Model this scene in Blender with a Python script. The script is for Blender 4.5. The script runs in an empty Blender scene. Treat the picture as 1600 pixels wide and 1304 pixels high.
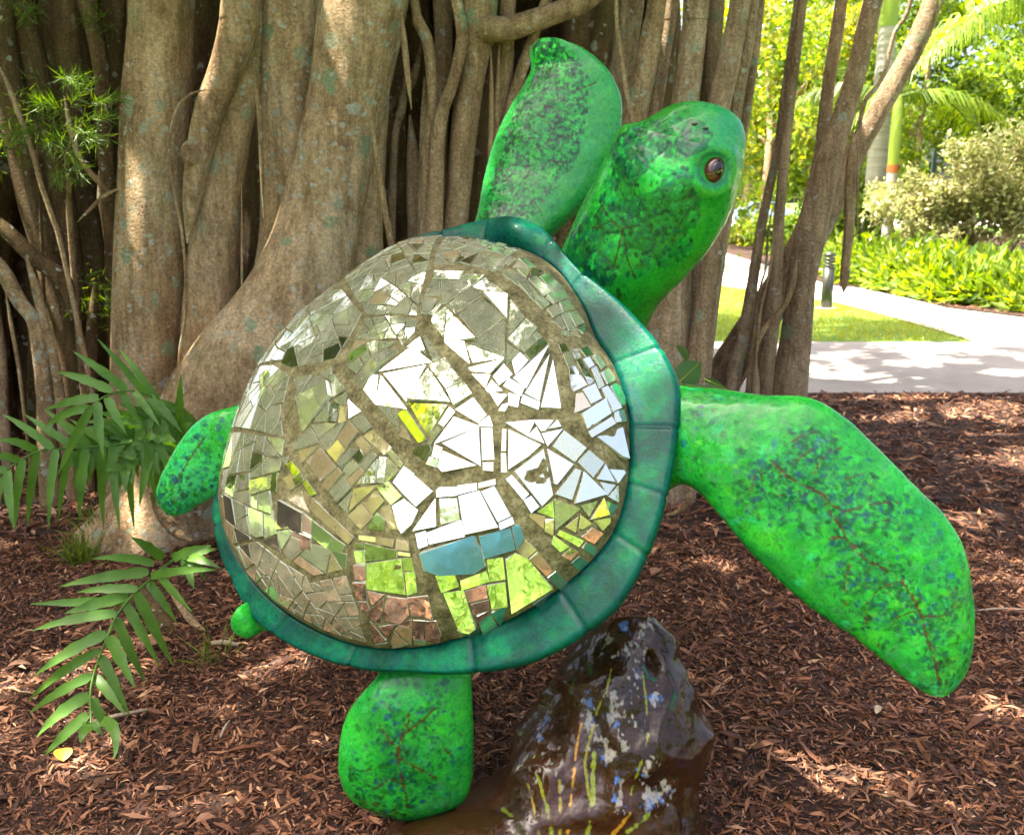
import bpy, bmesh, math, random
import numpy as np
from mathutils import Vector, Matrix
from mathutils.bvhtree import BVHTree

random.seed(7)
rng = np.random.default_rng(7)
SC = bpy.context.scene
COL = SC.collection

# ------------------------------------------------------------------ camera
FPX = 1537.0
PITCH = math.radians(12.5)
CAM = np.array([0.0, 0.0, 1.6])
cam_d = bpy.data.cameras.new('camera')
cam_d.sensor_width = 36.0
cam_d.lens = FPX / 1600.0 * 36.0
cam_d.clip_start = 0.05
cam_d.clip_end = 900.0
cam_d.dof.use_dof = True
cam_d.dof.focus_distance = 2.45
cam_d.dof.aperture_fstop = 7.1
cam = bpy.data.objects.new('camera', cam_d)
COL.objects.link(cam)
cam.location = CAM
cam.rotation_euler = (math.pi / 2 - PITCH, 0, 0)
SC.camera = cam

# ------------------------------------------------------------------ world, sun, exposure
SUN_EL = math.radians(68)
SUN_AZ = math.radians(-95)           # measured from +Y towards +X
sun_dir = Vector((math.sin(SUN_AZ) * math.cos(SUN_EL), math.cos(SUN_AZ) * math.cos(SUN_EL), math.sin(SUN_EL)))
world = bpy.data.worlds.new('World')
SC.world = world
world.use_nodes = True
wn = world.node_tree.nodes
wl = world.node_tree.links
wn.clear()
sky = wn.new('ShaderNodeTexSky')
sky.sky_type = 'NISHITA'
sky.sun_disc = False
sky.sun_elevation = SUN_EL
sky.sun_rotation = SUN_AZ
sky.air_density = 0.55
sky.dust_density = 7.0
sky.ozone_density = 0.0
bg = wn.new('ShaderNodeBackground')
bg.inputs['Strength'].default_value = 0.15
wo = wn.new('ShaderNodeOutputWorld')
wl.new(sky.outputs[0], bg.inputs[0])
wl.new(bg.outputs[0], wo.inputs[0])
sun_l = bpy.data.lights.new('sun', 'SUN')
sun_l.energy = 5.0
sun_l.angle = math.radians(0.53)
sun_l.color = (1.0, 0.93, 0.80)
sun = bpy.data.objects.new('sun', sun_l)
COL.objects.link(sun)
sun.rotation_euler = sun_dir.to_track_quat('Z', 'Y').to_euler()
SC.view_settings.view_transform = 'Standard'
SC.view_settings.look = 'None'
SC.view_settings.gamma = 1.0
SC.view_settings.use_curve_mapping = False
SC.view_settings.exposure = 2.55
SC.render.engine = 'CYCLES'
SC.cycles.use_denoising = True
SC.cycles.max_bounces = 7
SC.cycles.glossy_bounces = 4
SC.cycles.transparent_max_bounces = 4
SC.cycles.sample_clamp_indirect = 6.0

# ------------------------------------------------------------------ pixel helpers (photo pixels -> points in the place)
_f = np.array([0, math.cos(PITCH), -math.sin(PITCH)])
_u = np.array([0, math.sin(PITCH), math.cos(PITCH)])
_r = np.array([1.0, 0, 0])

def ray(px, py):
    return _f + _r * ((px - 800) / FPX) + _u * ((652 - py) / FPX)

def at(px, py, Y):
    d = ray(px, py)
    return CAM + d * (Y / d[1])

def ground(px, py, z=0.0):
    d = ray(px, py)
    return CAM + d * ((z - CAM[2]) / d[2])

def unit(v):
    v = np.asarray(v, float)
    return v / (np.linalg.norm(v) + 1e-12)

# ------------------------------------------------------------------ object helpers
def tag(o, label=None, cat=None, group=None, kind=None):
    if label: o['label'] = label
    if cat: o['category'] = cat
    if group: o['group'] = group
    if kind: o['kind'] = kind
    return o

def empty(name, loc, label, cat, group=None):
    o = bpy.data.objects.new(name, None)
    o.empty_display_size = 0.1
    COL.objects.link(o)
    o.location = loc
    o['wloc'] = [float(x) for x in loc]
    return tag(o, label, cat, group)

def raw_mesh(name, V, F, mats, smooth=True, fmat=None, colors=None):
    """V (n,3); F (m,k) uniform faces, or a list of faces of mixed size"""
    me = bpy.data.meshes.new(name)
    V = np.asarray(V, np.float32)
    if isinstance(F, np.ndarray):
        m, k = F.shape
        me.vertices.add(len(V)); me.vertices.foreach_set('co', V.ravel())
        me.loops.add(m * k); me.loops.foreach_set('vertex_index', F.astype(np.int32).ravel())
        me.polygons.add(m)
        me.polygons.foreach_set('loop_start', np.arange(0, m * k, k, dtype=np.int32))
        me.polygons.foreach_set('loop_total', np.full(m, k, np.int32))
        me.update(calc_edges=True)
    else:
        me.from_pydata([tuple(map(float, v)) for v in V], [], [tuple(map(int, f)) for f in F])
        me.update()
    for mm in (mats if isinstance(mats, (list, tuple)) else [mats]):
        me.materials.append(mm)
    me.polygons.foreach_set('use_smooth', np.full(len(me.polygons), smooth, bool))
    if fmat is not None:
        me.polygons.foreach_set('material_index', np.asarray(fmat, np.int32))
    if colors is not None:
        at_ = me.color_attributes.new('paint', 'FLOAT_COLOR', 'POINT')
        c4 = np.ones((len(V), 4), np.float32); c4[:, :3] = colors
        at_.data.foreach_set('color', c4.ravel())
    return me

def obj(name, me, parent=None, **kw):
    o = bpy.data.objects.new(name, me)
    COL.objects.link(o)
    if parent is not None:
        o.parent = parent
        w = Vector(parent['wloc'][:]) if 'wloc' in parent.keys() else Vector((0, 0, 0))
        o.matrix_parent_inverse = Matrix.Translation(-w)
    tag(o, **kw)
    return o

class MB:
    """collects pieces of mixed shape"""
    def __init__(s): s.V = []; s.F = []; s.M = []; s.n = 0
    def add(s, V, F, m=0):
        V = np.asarray(V, float)
        s.V.append(V); s.F += [tuple(int(i) + s.n for i in f) for f in F]; s.M += [m] * len(F); s.n += len(V)
    def box(s, c, sx, sy, sz, rz=0, m=0):
        ca, sa = math.cos(rz), math.sin(rz)
        V = []
        for x in (-1, 1):
            for y in (-1, 1):
                for z in (-1, 1):
                    a, b = x * sx / 2, y * sy / 2
                    V.append((c[0] + a * ca - b * sa, c[1] + a * sa + b * ca, c[2] + z * sz / 2))
        s.add(V, [(0, 1, 3, 2), (4, 6, 7, 5), (0, 4, 5, 1), (2, 3, 7, 6), (0, 2, 6, 4), (1, 5, 7, 3)], m)
    def lathe(s, prof, c, n=24, m=0):
        V = []; F = []
        for (r_, z) in prof:
            for k in range(n):
                a = 2 * math.pi * k / n
                V.append((c[0] + r_ * math.cos(a), c[1] + r_ * math.sin(a), c[2] + z))
        for i in range(len(prof) - 1):
            for k in range(n):
                F.append((i * n + k, i * n + (k + 1) % n, (i + 1) * n + (k + 1) % n, (i + 1) * n + k))
        s.add(V, F, m)
    def mesh(s, name, mats, smooth=True, colors=None):
        return raw_mesh(name, np.concatenate(s.V), s.F, mats, smooth, s.M, colors)

def catmull(P, n):
    """resample the rows of P (k, d) at n even parameter steps"""
    P = np.asarray(P, float); k = len(P)
    E = np.vstack([2 * P[0] - P[1], P, 2 * P[-1] - P[-2]])
    t = np.linspace(0, k - 1, n); i = np.minimum(t.astype(int), k - 2); f = (t - i)[:, None]
    p0, p1, p2, p3 = E[i], E[i + 1], E[i + 2], E[i + 3]
    return 0.5 * (2 * p1 + (p2 - p0) * f + (2 * p0 - 5 * p1 + 4 * p2 - p3) * f ** 2 + (3 * p1 - p0 - 3 * p2 + p3) * f ** 3)

def vnoise(P, scale, seed=0):
    """cheap smooth value noise in [-1, 1] on points (n,3)"""
    Q = np.asarray(P, float) * scale + 37.3 * seed + 1000.0
    i = np.floor(Q).astype(np.int64); f = Q - i; f = f * f * (3 - 2 * f)
    def h(a):
        x = (a[:, 0] * 73856093) ^ (a[:, 1] * 19349663) ^ (a[:, 2] * 83492791) ^ (seed * 2654435)
        x = (x ^ (x >> 13)) * 1274126177 & 0x7fffffff
        return ((x ^ (x >> 16)) & 0xffff) / 32767.5 - 1
    o = 0
    for dx in (0, 1):
        for dy in (0, 1):
            for dz in (0, 1):
                w = (f[:, 0] if dx else 1 - f[:, 0]) * (f[:, 1] if dy else 1 - f[:, 1]) * (f[:, 2] if dz else 1 - f[:, 2])
                o = o + w * h(i + np.array([dx, dy, dz]))
    return o

def fbm(P, scale, oct=3, seed=0):
    o = 0; a = 1.0
    for k in range(oct):
        o = o + a * vnoise(P, scale * 2 ** k, seed + k); a *= 0.5
    return o / 1.75

def lin(r, g, b):
    """sRGB 0-255 -> linear"""
    c = np.array([r, g, b], float) / 255
    return np.where(c <= 0.04045, c / 12.92, ((c + 0.055) / 1.055) ** 2.4)

# ------------------------------------------------------------------ materials
def new_mat(name):
    m = bpy.data.materials.new(name); m.use_nodes = True
    nt = m.node_tree
    b = nt.nodes['Principled BSDF']
    return m, nt, b

def N(nt, kind, **kw):
    n = nt.nodes.new(kind)
    for k, v in kw.items():
        if k.startswith('i_'):
            n.inputs[k[2:]].default_value = v
        else:
            setattr(n, k, v)
    return n

def ramp(nt, stops, interp='LINEAR'):
    n = nt.nodes.new('ShaderNodeValToRGB'); e = n.color_ramp.elements
    n.color_ramp.interpolation = interp
    while len(e) < len(stops): e.new(0.5)
    for k, (p, c) in enumerate(stops):
        e[k].position = p; e[k].color = (*c, 1) if len(c) == 3 else c
    return n

def noise(nt, scale, detail=4, rough=0.55, vec=None):
    n = nt.nodes.new('ShaderNodeTexNoise')
    n.inputs['Scale'].default_value = scale; n.inputs['Detail'].default_value = detail; n.inputs['Roughness'].default_value = rough
    if vec is not None: nt.links.new(vec, n.inputs['Vector'])
    return n

def mixc(nt, fac, a, b, mode='MIX'):
    n = nt.nodes.new('ShaderNodeMix'); n.data_type = 'RGBA'; n.blend_type = mode
    for sock, v in ((n.inputs[0], fac), (n.inputs[6], a), (n.inputs[7], b)):
        if hasattr(v, 'links') or hasattr(v, 'is_linked'): nt.links.new(v, sock)
        elif isinstance(v, (int, float)): sock.default_value = v
        else: sock.default_value = (*v, 1)
    return n.outputs[2]

def bump(nt, b, height, strength=0.3, dist=0.01):
    n = nt.nodes.new('ShaderNodeBump'); n.inputs['Strength'].default_value = strength; n.inputs['Distance'].default_value = dist
    nt.links.new(height, n.inputs['Height']); nt.links.new(n.outputs[0], b.inputs['Normal'])

def coords(nt, sx=1, sy=1, sz=1):
    t = nt.nodes.new('ShaderNodeNewGeometry')
    m = nt.nodes.new('ShaderNodeMapping'); m.inputs['Scale'].default_value = (sx, sy, sz)
    nt.links.new(t.outputs['Position'], m.inputs['Vector'])
    return m.outputs[0]

def mat_paint(name, rough=0.16, coat=0.6, brush=0.15, spec=0.35, hue=True):
    m, nt, b = new_mat(name)
    a = N(nt, 'ShaderNodeVertexColor', layer_name='paint')
    v = coords(nt)
    # daubs: warped cells, like short overlapping brush strokes
    wn_ = noise(nt, 16, 3, 0.6, v)
    ws = N(nt, 'ShaderNodeVectorMath', operation='SCALE'); nt.links.new(wn_.outputs['Color'], ws.inputs[0]); ws.inputs[3].default_value = 0.06
    wa = N(nt, 'ShaderNodeVectorMath', operation='ADD'); nt.links.new(v, wa.inputs[0]); nt.links.new(ws.outputs[0], wa.inputs[1])
    n1 = noise(nt, 95, 5, 0.75, wa.outputs[0])
    r1 = ramp(nt, [(0.32, (0.26, 0.46, 0.34)), (0.5, (0.88, 0.9, 0.92)), (0.68, (1.5, 1.22, 1.05))])
    nt.links.new(n1.outputs[0], r1.inputs[0])
    c = mixc(nt, 0.8, a.outputs[0], r1.outputs[0], 'MULTIPLY')
    if hue:
        n5 = noise(nt, 30, 4, 0.7, wa.outputs[0])
        r5 = ramp(nt, [(0.36, (0.6, 0.85, 1.1)), (0.5, (1, 1, 1)), (0.66, (1.6, 1.1, 0.6))]); nt.links.new(n5.outputs[0], r5.inputs[0])
        c = mixc(nt, 0.75, c, r5.outputs[0], 'MULTIPLY')
    # dust and scuffs
    n6 = noise(nt, 220, 3, 0.8, v); r6 = ramp(nt, [(0.68, (0, 0, 0)), (0.78, (0.5,) * 3)]); nt.links.new(n6.outputs[0], r6.inputs[0])
    c = mixc(nt, r6.outputs[0], c, (0.12, 0.16, 0.09))
    nt.links.new(c, b.inputs['Base Color'])
    n2 = noise(nt, 34, 6, 0.7, wa.outputs[0])
    bump(nt, b, n2.outputs[0], brush, 0.006)
    r2 = ramp(nt, [(0.3, (rough * 0.6,) * 3), (0.75, (min(1, rough * 2.4),) * 3)])
    nt.links.new(n1.outputs[0], r2.inputs[0])
    nt.links.new(r2.outputs[0], b.inputs['Roughness'])
    b.inputs['Coat Weight'].default_value = coat
    b.inputs['Coat Roughness'].default_value = 0.08
    b.inputs['Specular IOR Level'].default_value = spec
    return m

def mat_bark(name, c_dark, c_mid, c_light, lichen=0.5, moss=0.3, stretch=0.35):
    m, nt, b = new_mat(name)
    v = coords(nt, 1, 1, stretch)
    p = coords(nt)
    n1 = noise(nt, 3.2, 6, 0.62, v)
    rp = ramp(nt, [(0.28, c_dark), (0.5, c_mid), (0.74, c_light)])
    nt.links.new(n1.outputs[0], rp.inputs[0])
    fine = noise(nt, 70, 4, 0.7, p)
    rf = ramp(nt, [(0.3, (0.42,) * 3), (0.68, (1.3,) * 3)])
    nt.links.new(fine.outputs[0], rf.inputs[0])
    c = mixc(nt, 0.85, rp.outputs[0], rf.outputs[0], 'MULTIPLY')
    # mid-size mottling and vertical streaks
    nm_ = noise(nt, 11, 5, 0.7, coords(nt, 1.3, 1.3, 0.4)); rm_ = ramp(nt, [(0.34, (0.72, 0.66, 0.58)), (0.52, (1.15, 1.13, 1.1)), (0.7, (1.4, 1.36, 1.3))]); nt.links.new(nm_.outputs[0], rm_.inputs[0])
    c = mixc(nt, 0.9, c, rm_.outputs[0], 'MULTIPLY')
    vs_ = noise(nt, 5, 4, 0.7, coords(nt, 6, 6, 0.25)); rv_ = ramp(nt, [(0.38, (0.74, 0.70, 0.64)), (0.55, (1.15, 1.13, 1.1))]); nt.links.new(vs_.outputs[0], rv_.inputs[0])
    c = mixc(nt, 0.7, c, rv_.outputs[0], 'MULTIPLY')
    # rusty stains
    n4 = noise(nt, 5.5, 5, 0.7, p)
    r4 = ramp(nt, [(0.55, (0, 0, 0)), (0.68, (1, 1, 1))]); nt.links.new(n4.outputs[0], r4.inputs[0])
    k4 = N(nt, 'ShaderNodeMath', operation='MULTIPLY'); nt.links.new(r4.outputs[0], k4.inputs[0]); k4.inputs[1].default_value = 0.5
    c = mixc(nt, k4.outputs[0], c, (0.13, 0.055, 0.02))
    # moss / algae film
    n3 = noise(nt, 2.1, 4, 0.6, p)
    r3 = ramp(nt, [(0.5, (0, 0, 0)), (0.72, (moss,) * 3)]); nt.links.new(n3.outputs[0], r3.inputs[0])
    c = mixc(nt, r3.outputs[0], c, (0.13, 0.15, 0.03))
    # round lichen rosettes
    warp = noise(nt, 14, 4, 0.65, p)
    wv = N(nt, 'ShaderNodeVectorMath', operation='SCALE'); nt.links.new(warp.outputs['Color'], wv.inputs[0]); wv.inputs[3].default_value = 0.09
    wa = N(nt, 'ShaderNodeVectorMath', operation='ADD'); nt.links.new(p, wa.inputs[0]); nt.links.new(wv.outputs[0], wa.inputs[1])
    last = c
    clus = noise(nt, 1.7, 3, 0.6, p)
    rcl = ramp(nt, [(0.36, (0, 0, 0)), (0.52, (1, 1, 1))]); nt.links.new(clus.outputs[0], rcl.inputs[0])
    for sc, thr, col_a, col_b, keep in ((6.5, 0.28, (0.22, 0.30, 0.15), (0.36, 0.40, 0.26), 0.28), (13, 0.30, (0.52, 0.50, 0.42), (0.30, 0.38, 0.22), 0.34), (30, 0.32, (0.58, 0.56, 0.48), (0.5, 0.5, 0.38), 0.40)):
        vo = N(nt, 'ShaderNodeTexVoronoi'); vo.inputs['Scale'].default_value = sc; nt.links.new(wa.outputs[0], vo.inputs['Vector'])
        sep = N(nt, 'ShaderNodeSeparateColor'); nt.links.new(vo.outputs['Color'], sep.inputs[0])
        # radius from the cell's own random value
        rad = N(nt, 'ShaderNodeMapRange'); nt.links.new(sep.outputs[0], rad.inputs[0])
        rad.inputs[1].default_value = 1 - keep * lichen * 1.6; rad.inputs[2].default_value = 1.0; rad.inputs[3].default_value = 0.0; rad.inputs[4].default_value = thr * 1.35
        dn = N(nt, 'ShaderNodeMath', operation='MULTIPLY_ADD'); nt.links.new(fine.outputs[0], dn.inputs[0]); dn.inputs[1].default_value = 0.22; nt.links.new(vo.outputs['Distance'], dn.inputs[2])
        sb_ = N(nt, 'ShaderNodeMath', operation='SUBTRACT'); nt.links.new(rad.outputs[0], sb_.inputs[0]); nt.links.new(dn.outputs[0], sb_.inputs[1])
        lt = N(nt, 'ShaderNodeMapRange'); nt.links.new(sb_.outputs[0], lt.inputs[0]); lt.inputs[1].default_value = -0.17; lt.inputs[2].default_value = -0.09; lt.inputs[3].default_value = 0.0; lt.inputs[4].default_value = 0.85
        col = mixc(nt, sep.outputs[1], col_a, col_b)
        col = mixc(nt, 0.6, col, rf.outputs[0], 'MULTIPLY')
        mk = N(nt, 'ShaderNodeMath', operation='MULTIPLY'); nt.links.new(lt.outputs[0], mk.inputs[0]); nt.links.new(rcl.outputs[0], mk.inputs[1])
        last = mixc(nt, mk.outputs[0], last, col)
    nt.links.new(last, b.inputs['Base Color'])
    b.inputs['Roughness'].default_value = 0.85
    b.inputs['Specular IOR Level'].default_value = 0.2
    add = N(nt, 'ShaderNodeMath', operation='ADD'); nt.links.new(fine.outputs[0], add.inputs[0]); nt.links.new(n1.outputs[0], add.inputs[1])
    crk = noise(nt, 16, 6, 0.75, coords(nt, 1.6, 1.6, 0.45)); ad2 = N(nt, 'ShaderNodeMath', operation='ADD'); nt.links.new(add.outputs[0], ad2.inputs[0]); nt.links.new(crk.outputs[0], ad2.inputs[1])
    bump(nt, b, ad2.outputs[0], 1.0, 0.024)
    return m

def mat_leaf(name, stops, trans=0.35, rough=0.4, spec=0.4, isl=True):
    m, nt, b = new_mat(name)
    g = N(nt, 'ShaderNodeNewGeometry')
    if isl:
        rp = ramp(nt, stops); nt.links.new(g.outputs['Random Per Island'], rp.inputs[0]); c = rp.outputs[0]
    else:
        n1 = noise(nt, 9, 3, 0.6, coords(nt)); rp = ramp(nt, stops); nt.links.new(n1.outputs[0], rp.inputs[0]); c = rp.outputs[0]
    nt.links.new(c, b.inputs['Base Color'])
    b.inputs['Roughness'].default_value = rough
    b.inputs['Specular IOR Level'].default_value = spec
    tr = N(nt, 'ShaderNodeBsdfTranslucent')
    hs = N(nt, 'ShaderNodeHueSaturation'); hs.inputs['Hue'].default_value = 0.485; hs.inputs['Saturation'].default_value = 1.15; hs.inputs['Value'].default_value = 1.5
    nt.links.new(c, hs.inputs['Color']); nt.links.new(hs.outputs[0], tr.inputs[0])
    mx = N(nt, 'ShaderNodeMixShader'); mx.inputs[0].default_value = trans
    nt.links.new(b.outputs[0], mx.inputs[1]); nt.links.new(tr.outputs[0], mx.inputs[2])
    nt.links.new(mx.outputs[0], nt.nodes['Material Output'].inputs[0])
    return m

def mat_noise(name, scale, stops, rough=0.9, bstr=0.4, bdist=0.01, spec=0.3, scale2=None, stops2=None, sxyz=(1, 1, 1)):
    m, nt, b = new_mat(name)
    v = coords(nt, *sxyz)
    n1 = noise(nt, scale, 6, 0.65, v)
    rp = ramp(nt, stops); nt.links.new(n1.outputs[0], rp.inputs[0]); c = rp.outputs[0]
    if scale2:
        n2 = noise(nt, scale2, 3, 0.6, v); r2 = ramp(nt, stops2); nt.links.new(n2.outputs[0], r2.inputs[0])
        c = mixc(nt, 1.0, c, r2.outputs[0], 'MULTIPLY')
    nt.links.new(c, b.inputs['Base Color'])
    b.inputs['Roughness'].default_value = rough
    b.inputs['Specular IOR Level'].default_value = spec
    bump(nt, b, n1.outputs[0], bstr, bdist)
    return m

def mat_plain(name, col, rough=0.5, metal=0.0, spec=0.5, coat=0.0):
    m, nt, b = new_mat(name)
    n1 = noise(nt, 60, 3, 0.6, coords(nt)); rp = ramp(nt, [(0.3, tuple(x * 0.8 for x in col)), (0.7, tuple(min(1, x * 1.15) for x in col))])
    nt.links.new(n1.outputs[0], rp.inputs[0]); nt.links.new(rp.outputs[0], b.inputs['Base Color'])
    b.inputs['Roughness'].default_value = rough; b.inputs['Metallic'].default_value = metal
    b.inputs['Specular IOR Level'].default_value = spec; b.inputs['Coat Weight'].default_value = coat
    return m

def mat_mirror(name, film, lo, hi, t0, t1):
    m, nt, b = new_mat(name)
    v = coords(nt)
    oi = N(nt, 'ShaderNodeObjectInfo')
    tint = ramp(nt, [(0.0, t0), (1.0, t1)])
    nt.links.new(oi.outputs['Random'], tint.inputs[0])
    nt.links.new(tint.outputs[0], b.inputs['Base Color'])
    b.inputs['Metallic'].default_value = 1.0
    n1 = noise(nt, 55, 4, 0.65, v)
    rr = ramp(nt, [(0.35, (0.015,) * 3), (0.75, (0.10,) * 3)]); nt.links.new(n1.outputs[0], rr.inputs[0])
    nt.links.new(rr.outputs[0], b.inputs['Roughness'])
    n2 = noise(nt, 22, 2, 0.5, v)
    bump(nt, b, n2.outputs[0], 0.10, 0.004)
    # film of dust and algae; hazy and tan kinds also colour in reflections
    d = N(nt, 'ShaderNodeBsdfDiffuse'); d.inputs[0].default_value = (*film, 1)
    n3 = noise(nt, 14, 5, 0.7, v)
    r3 = ramp(nt, [(0.35, (lo,) * 3), (0.8, (hi,) * 3)]); nt.links.new(n3.outputs[0], r3.inputs[0])
    mx = N(nt, 'ShaderNodeMixShader'); nt.links.new(r3.outputs[0], mx.inputs[0])
    nt.links.new(b.outputs[0], mx.inputs[1]); nt.links.new(d.outputs[0], mx.inputs[2])
    nt.links.new(mx.outputs[0], nt.nodes['Material Output'].inputs[0])
    return m

M = {}
M['mulch_soil'] = mat_noise('mulch_soil', 24, [(0.3, (0.012, 0.006, 0.004)), (0.55, (0.045, 0.022, 0.013)), (0.8, (0.12, 0.06, 0.035))], bstr=1.0, bdist=0.03)
M['chip'] = mat_leaf('mulch_chip', [(0, (0.04, 0.014, 0.007)), (0.4, (0.11, 0.042, 0.018)), (0.72, (0.195, 0.078, 0.034)), (0.92, (0.29, 0.13, 0.06)), (1, (0.45, 0.27, 0.15))], trans=0.0, rough=0.7)
M['lawn'] = mat_noise('lawn', 2.0, [(0.3, (0.07, 0.15, 0.02)), (0.55, (0.13, 0.23, 0.03)), (0.8, (0.20, 0.29, 0.05))], bstr=0.8, bdist=0.03, scale2=60, stops2=[(0.3, (0.5,) * 3), (0.7, (1.2,) * 3)])
M['asphalt'] = mat_noise('asphalt', 140, [(0.3, (0.22, 0.195, 0.17)), (0.7, (0.34, 0.30, 0.265))], bstr=0.3, bdist=0.004, scale2=1.3, stops2=[(0.3, (0.8,) * 3), (0.7, (1.1,) * 3)])
M['concrete'] = mat_noise('concrete', 60, [(0.3, (0.42, 0.38, 0.34)), (0.7, (0.58, 0.54, 0.49))], bstr=0.2, bdist=0.004, scale2=0.9, stops2=[(0.3, (0.85,) * 3), (0.7, (1.1,) * 3)])
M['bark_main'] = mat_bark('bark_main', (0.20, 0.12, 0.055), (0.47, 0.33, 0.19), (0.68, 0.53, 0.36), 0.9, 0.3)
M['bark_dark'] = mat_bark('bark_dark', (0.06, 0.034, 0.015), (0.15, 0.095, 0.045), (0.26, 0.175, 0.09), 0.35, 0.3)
M['bark_root'] = mat_bark('bark_root', (0.21, 0.13, 0.065), (0.41, 0.285, 0.16), (0.57, 0.43, 0.275), 0.35, 0.1)
M['bark_grey'] = mat_bark('bark_grey', (0.22, 0.145, 0.085), (0.40, 0.285, 0.18), (0.55, 0.42, 0.285), 0.5, 0.1)
M['grout'] = mat_noise('grout', 26, [(0.3, (0.05, 0.043, 0.016)), (0.5, (0.15, 0.13, 0.058)), (0.72, (0.27, 0.24, 0.13))], rough=0.95, bstr=0.9, bdist=0.006, scale2=120, stops2=[(0.35, (0.55,) * 3), (0.6, (1.1,) * 3)])
M['mirror'] = mat_mirror('old_mirror', (0.30, 0.29, 0.16), 0.03, 0.2, (0.80, 0.83, 0.76), (0.86, 0.87, 0.8))
M['mirror_hazy'] = mat_mirror('hazy_mirror', (0.40, 0.40, 0.26), 0.28, 0.58, (0.62, 0.66, 0.54), (0.76, 0.78, 0.66))  # heavier pale film stands in for pale greenish reflections
M['mirror_tan_refl'] = mat_mirror('tan_reflection_mirror', (0.46, 0.36, 0.20), 0.35, 0.6, (0.72, 0.62, 0.46), (0.82, 0.74, 0.58))  # tan film and tint painted in for a tan reflection
M['glass_edge'] = mat_plain('cut_glass_edge', (0.62, 0.64, 0.52), 0.18, 0.35, 0.8)
M['paint'] = mat_paint('sculpture_paint', 0.24, 0.28, 0.32, 0.22)
M['paint_rim'] = mat_paint('rim_paint', 0.26, 0.1, 0.35, 0.1)
M['rock'] = mat_paint('rock_varnish', 0.13, 0.35, 0.6, 0.2, False)
M['fern'] = mat_leaf('fern_leaf', [(0.25, (0.06, 0.15, 0.02)), (0.5, (0.10, 0.225, 0.03)), (0.8, (0.15, 0.29, 0.045))], trans=0.35, rough=0.42, isl=False)
M['canopy'] = mat_leaf('fig_leaf', [(0, (0.025, 0.06, 0.012)), (0.6, (0.05, 0.11, 0.02)), (1, (0.10, 0.17, 0.03))], trans=0.3)
M['foliage_a'] = mat_leaf('foliage_mid', [(0, (0.06, 0.12, 0.015)), (0.6, (0.13, 0.21, 0.03)), (1, (0.25, 0.31, 0.05))], trans=0.5)
M['foliage_b'] = mat_leaf('foliage_yellow', [(0, (0.11, 0.15, 0.015)), (0.6, (0.22, 0.25, 0.03)), (1, (0.36, 0.35, 0.06))], trans=0.55)
M['foliage_c'] = mat_leaf('foliage_pale', [(0, (0.16, 0.19, 0.06)), (0.6, (0.32, 0.33, 0.13)), (1, (0.5, 0.44, 0.28))], trans=0.4)
M['foliage_d'] = mat_leaf('foliage_fresh', [(0, (0.05, 0.11, 0.01)), (0.6, (0.15, 0.23, 0.025)), (1, (0.28, 0.34, 0.04))], trans=0.5)
M['palm_trunk'] = mat_noise('palm_trunk', 3, [(0.3, (0.30, 0.27, 0.23)), (0.7, (0.46, 0.43, 0.39))], bstr=0.2, scale2=5, stops2=[(0.4, (0.8,) * 3), (0.6, (1.05,) * 3)], sxyz=(0.3, 0.3, 4))
M['palm_green'] = mat_plain('palm_crownshaft', (0.22, 0.30, 0.03), 0.4)
M['palm_orange'] = mat_plain('palm_sheath', (0.42, 0.10, 0.02), 0.6)
M['bollard'] = mat_plain('bollard_metal', (0.055, 0.055, 0.045), 0.35, 0.6)
M['lens_pale'] = mat_plain('bollard_lens', (0.5, 0.5, 0.45), 0.3)  # pale lens colour, no emission
M['eye'] = mat_plain('eye_brown', (0.06, 0.012, 0.005), 0.1, 0, 0.4, 0.3)
M['pupil'] = mat_plain('eye_pupil', (0.006, 0.004, 0.003), 0.12, 0, 0.4, 0.3)
M['nostril'] = mat_plain('nostril_dark', (0.05, 0.012, 0.01), 0.3)
M['yellow_leaf'] = mat_plain('yellow_leaf', (0.62, 0.36, 0.03), 0.5)
M['brown_leaf'] = mat_plain('brown_leaf', (0.22, 0.10, 0.05), 0.7)
M['pale_twig'] = mat_plain('pale_twig', (0.36, 0.27, 0.18), 0.8)
M['round_leaf'] = mat_leaf('round_leaf', [(0.3, (0.06, 0.15, 0.045)), (0.7, (0.11, 0.22, 0.08))], trans=0.3, isl=False)
M['shirt'] = mat_plain('teal_shirt', (0.10, 0.44, 0.78), 0.9)
M['jeans'] = mat_plain('jeans', (0.03, 0.05, 0.10), 0.9)
M['skin'] = mat_plain('skin', (0.5, 0.3, 0.2), 0.6)
M['hair'] = mat_plain('hair', (0.03, 0.02, 0.012), 0.6)
M['car_paint'] = mat_plain('car_paint', (0.25, 0.32, 0.45), 0.25, 0.2, 0.5, 1.0)
M['dark_glass'] = mat_plain('dark_glass', (0.02, 0.025, 0.03), 0.1)
M['tyre'] = mat_plain('tyre', (0.02, 0.02, 0.02), 0.8)
M['sign_green'] = mat_plain('post_green', (0.03, 0.06, 0.05), 0.5)

# ================================================================== the ground
def sheet(name, poly, z, mat, kind='structure'):
    V = [(p[0], p[1], z) for p in poly]
    me = raw_mesh(name, V, [tuple(range(len(V)))], mat, False)
    return obj(name, me, kind=kind)

def grid_sheet(name, x0, x1, y0, y1, n, zf, mat):
    xs = np.linspace(x0, x1, n); ys = np.linspace(y0, y1, n)
    X, Y = np.meshgrid(xs, ys); P = np.stack([X.ravel(), Y.ravel(), np.zeros(n * n)], 1); P[:, 2] = zf(P)
    i = (np.arange(n - 1)[:, None] * n + np.arange(n - 1)[None]).ravel()
    return obj(name, raw_mesh(name, P, np.stack([i, i + 1, i + n + 1, i + n], 1), mat), kind='structure')

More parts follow.
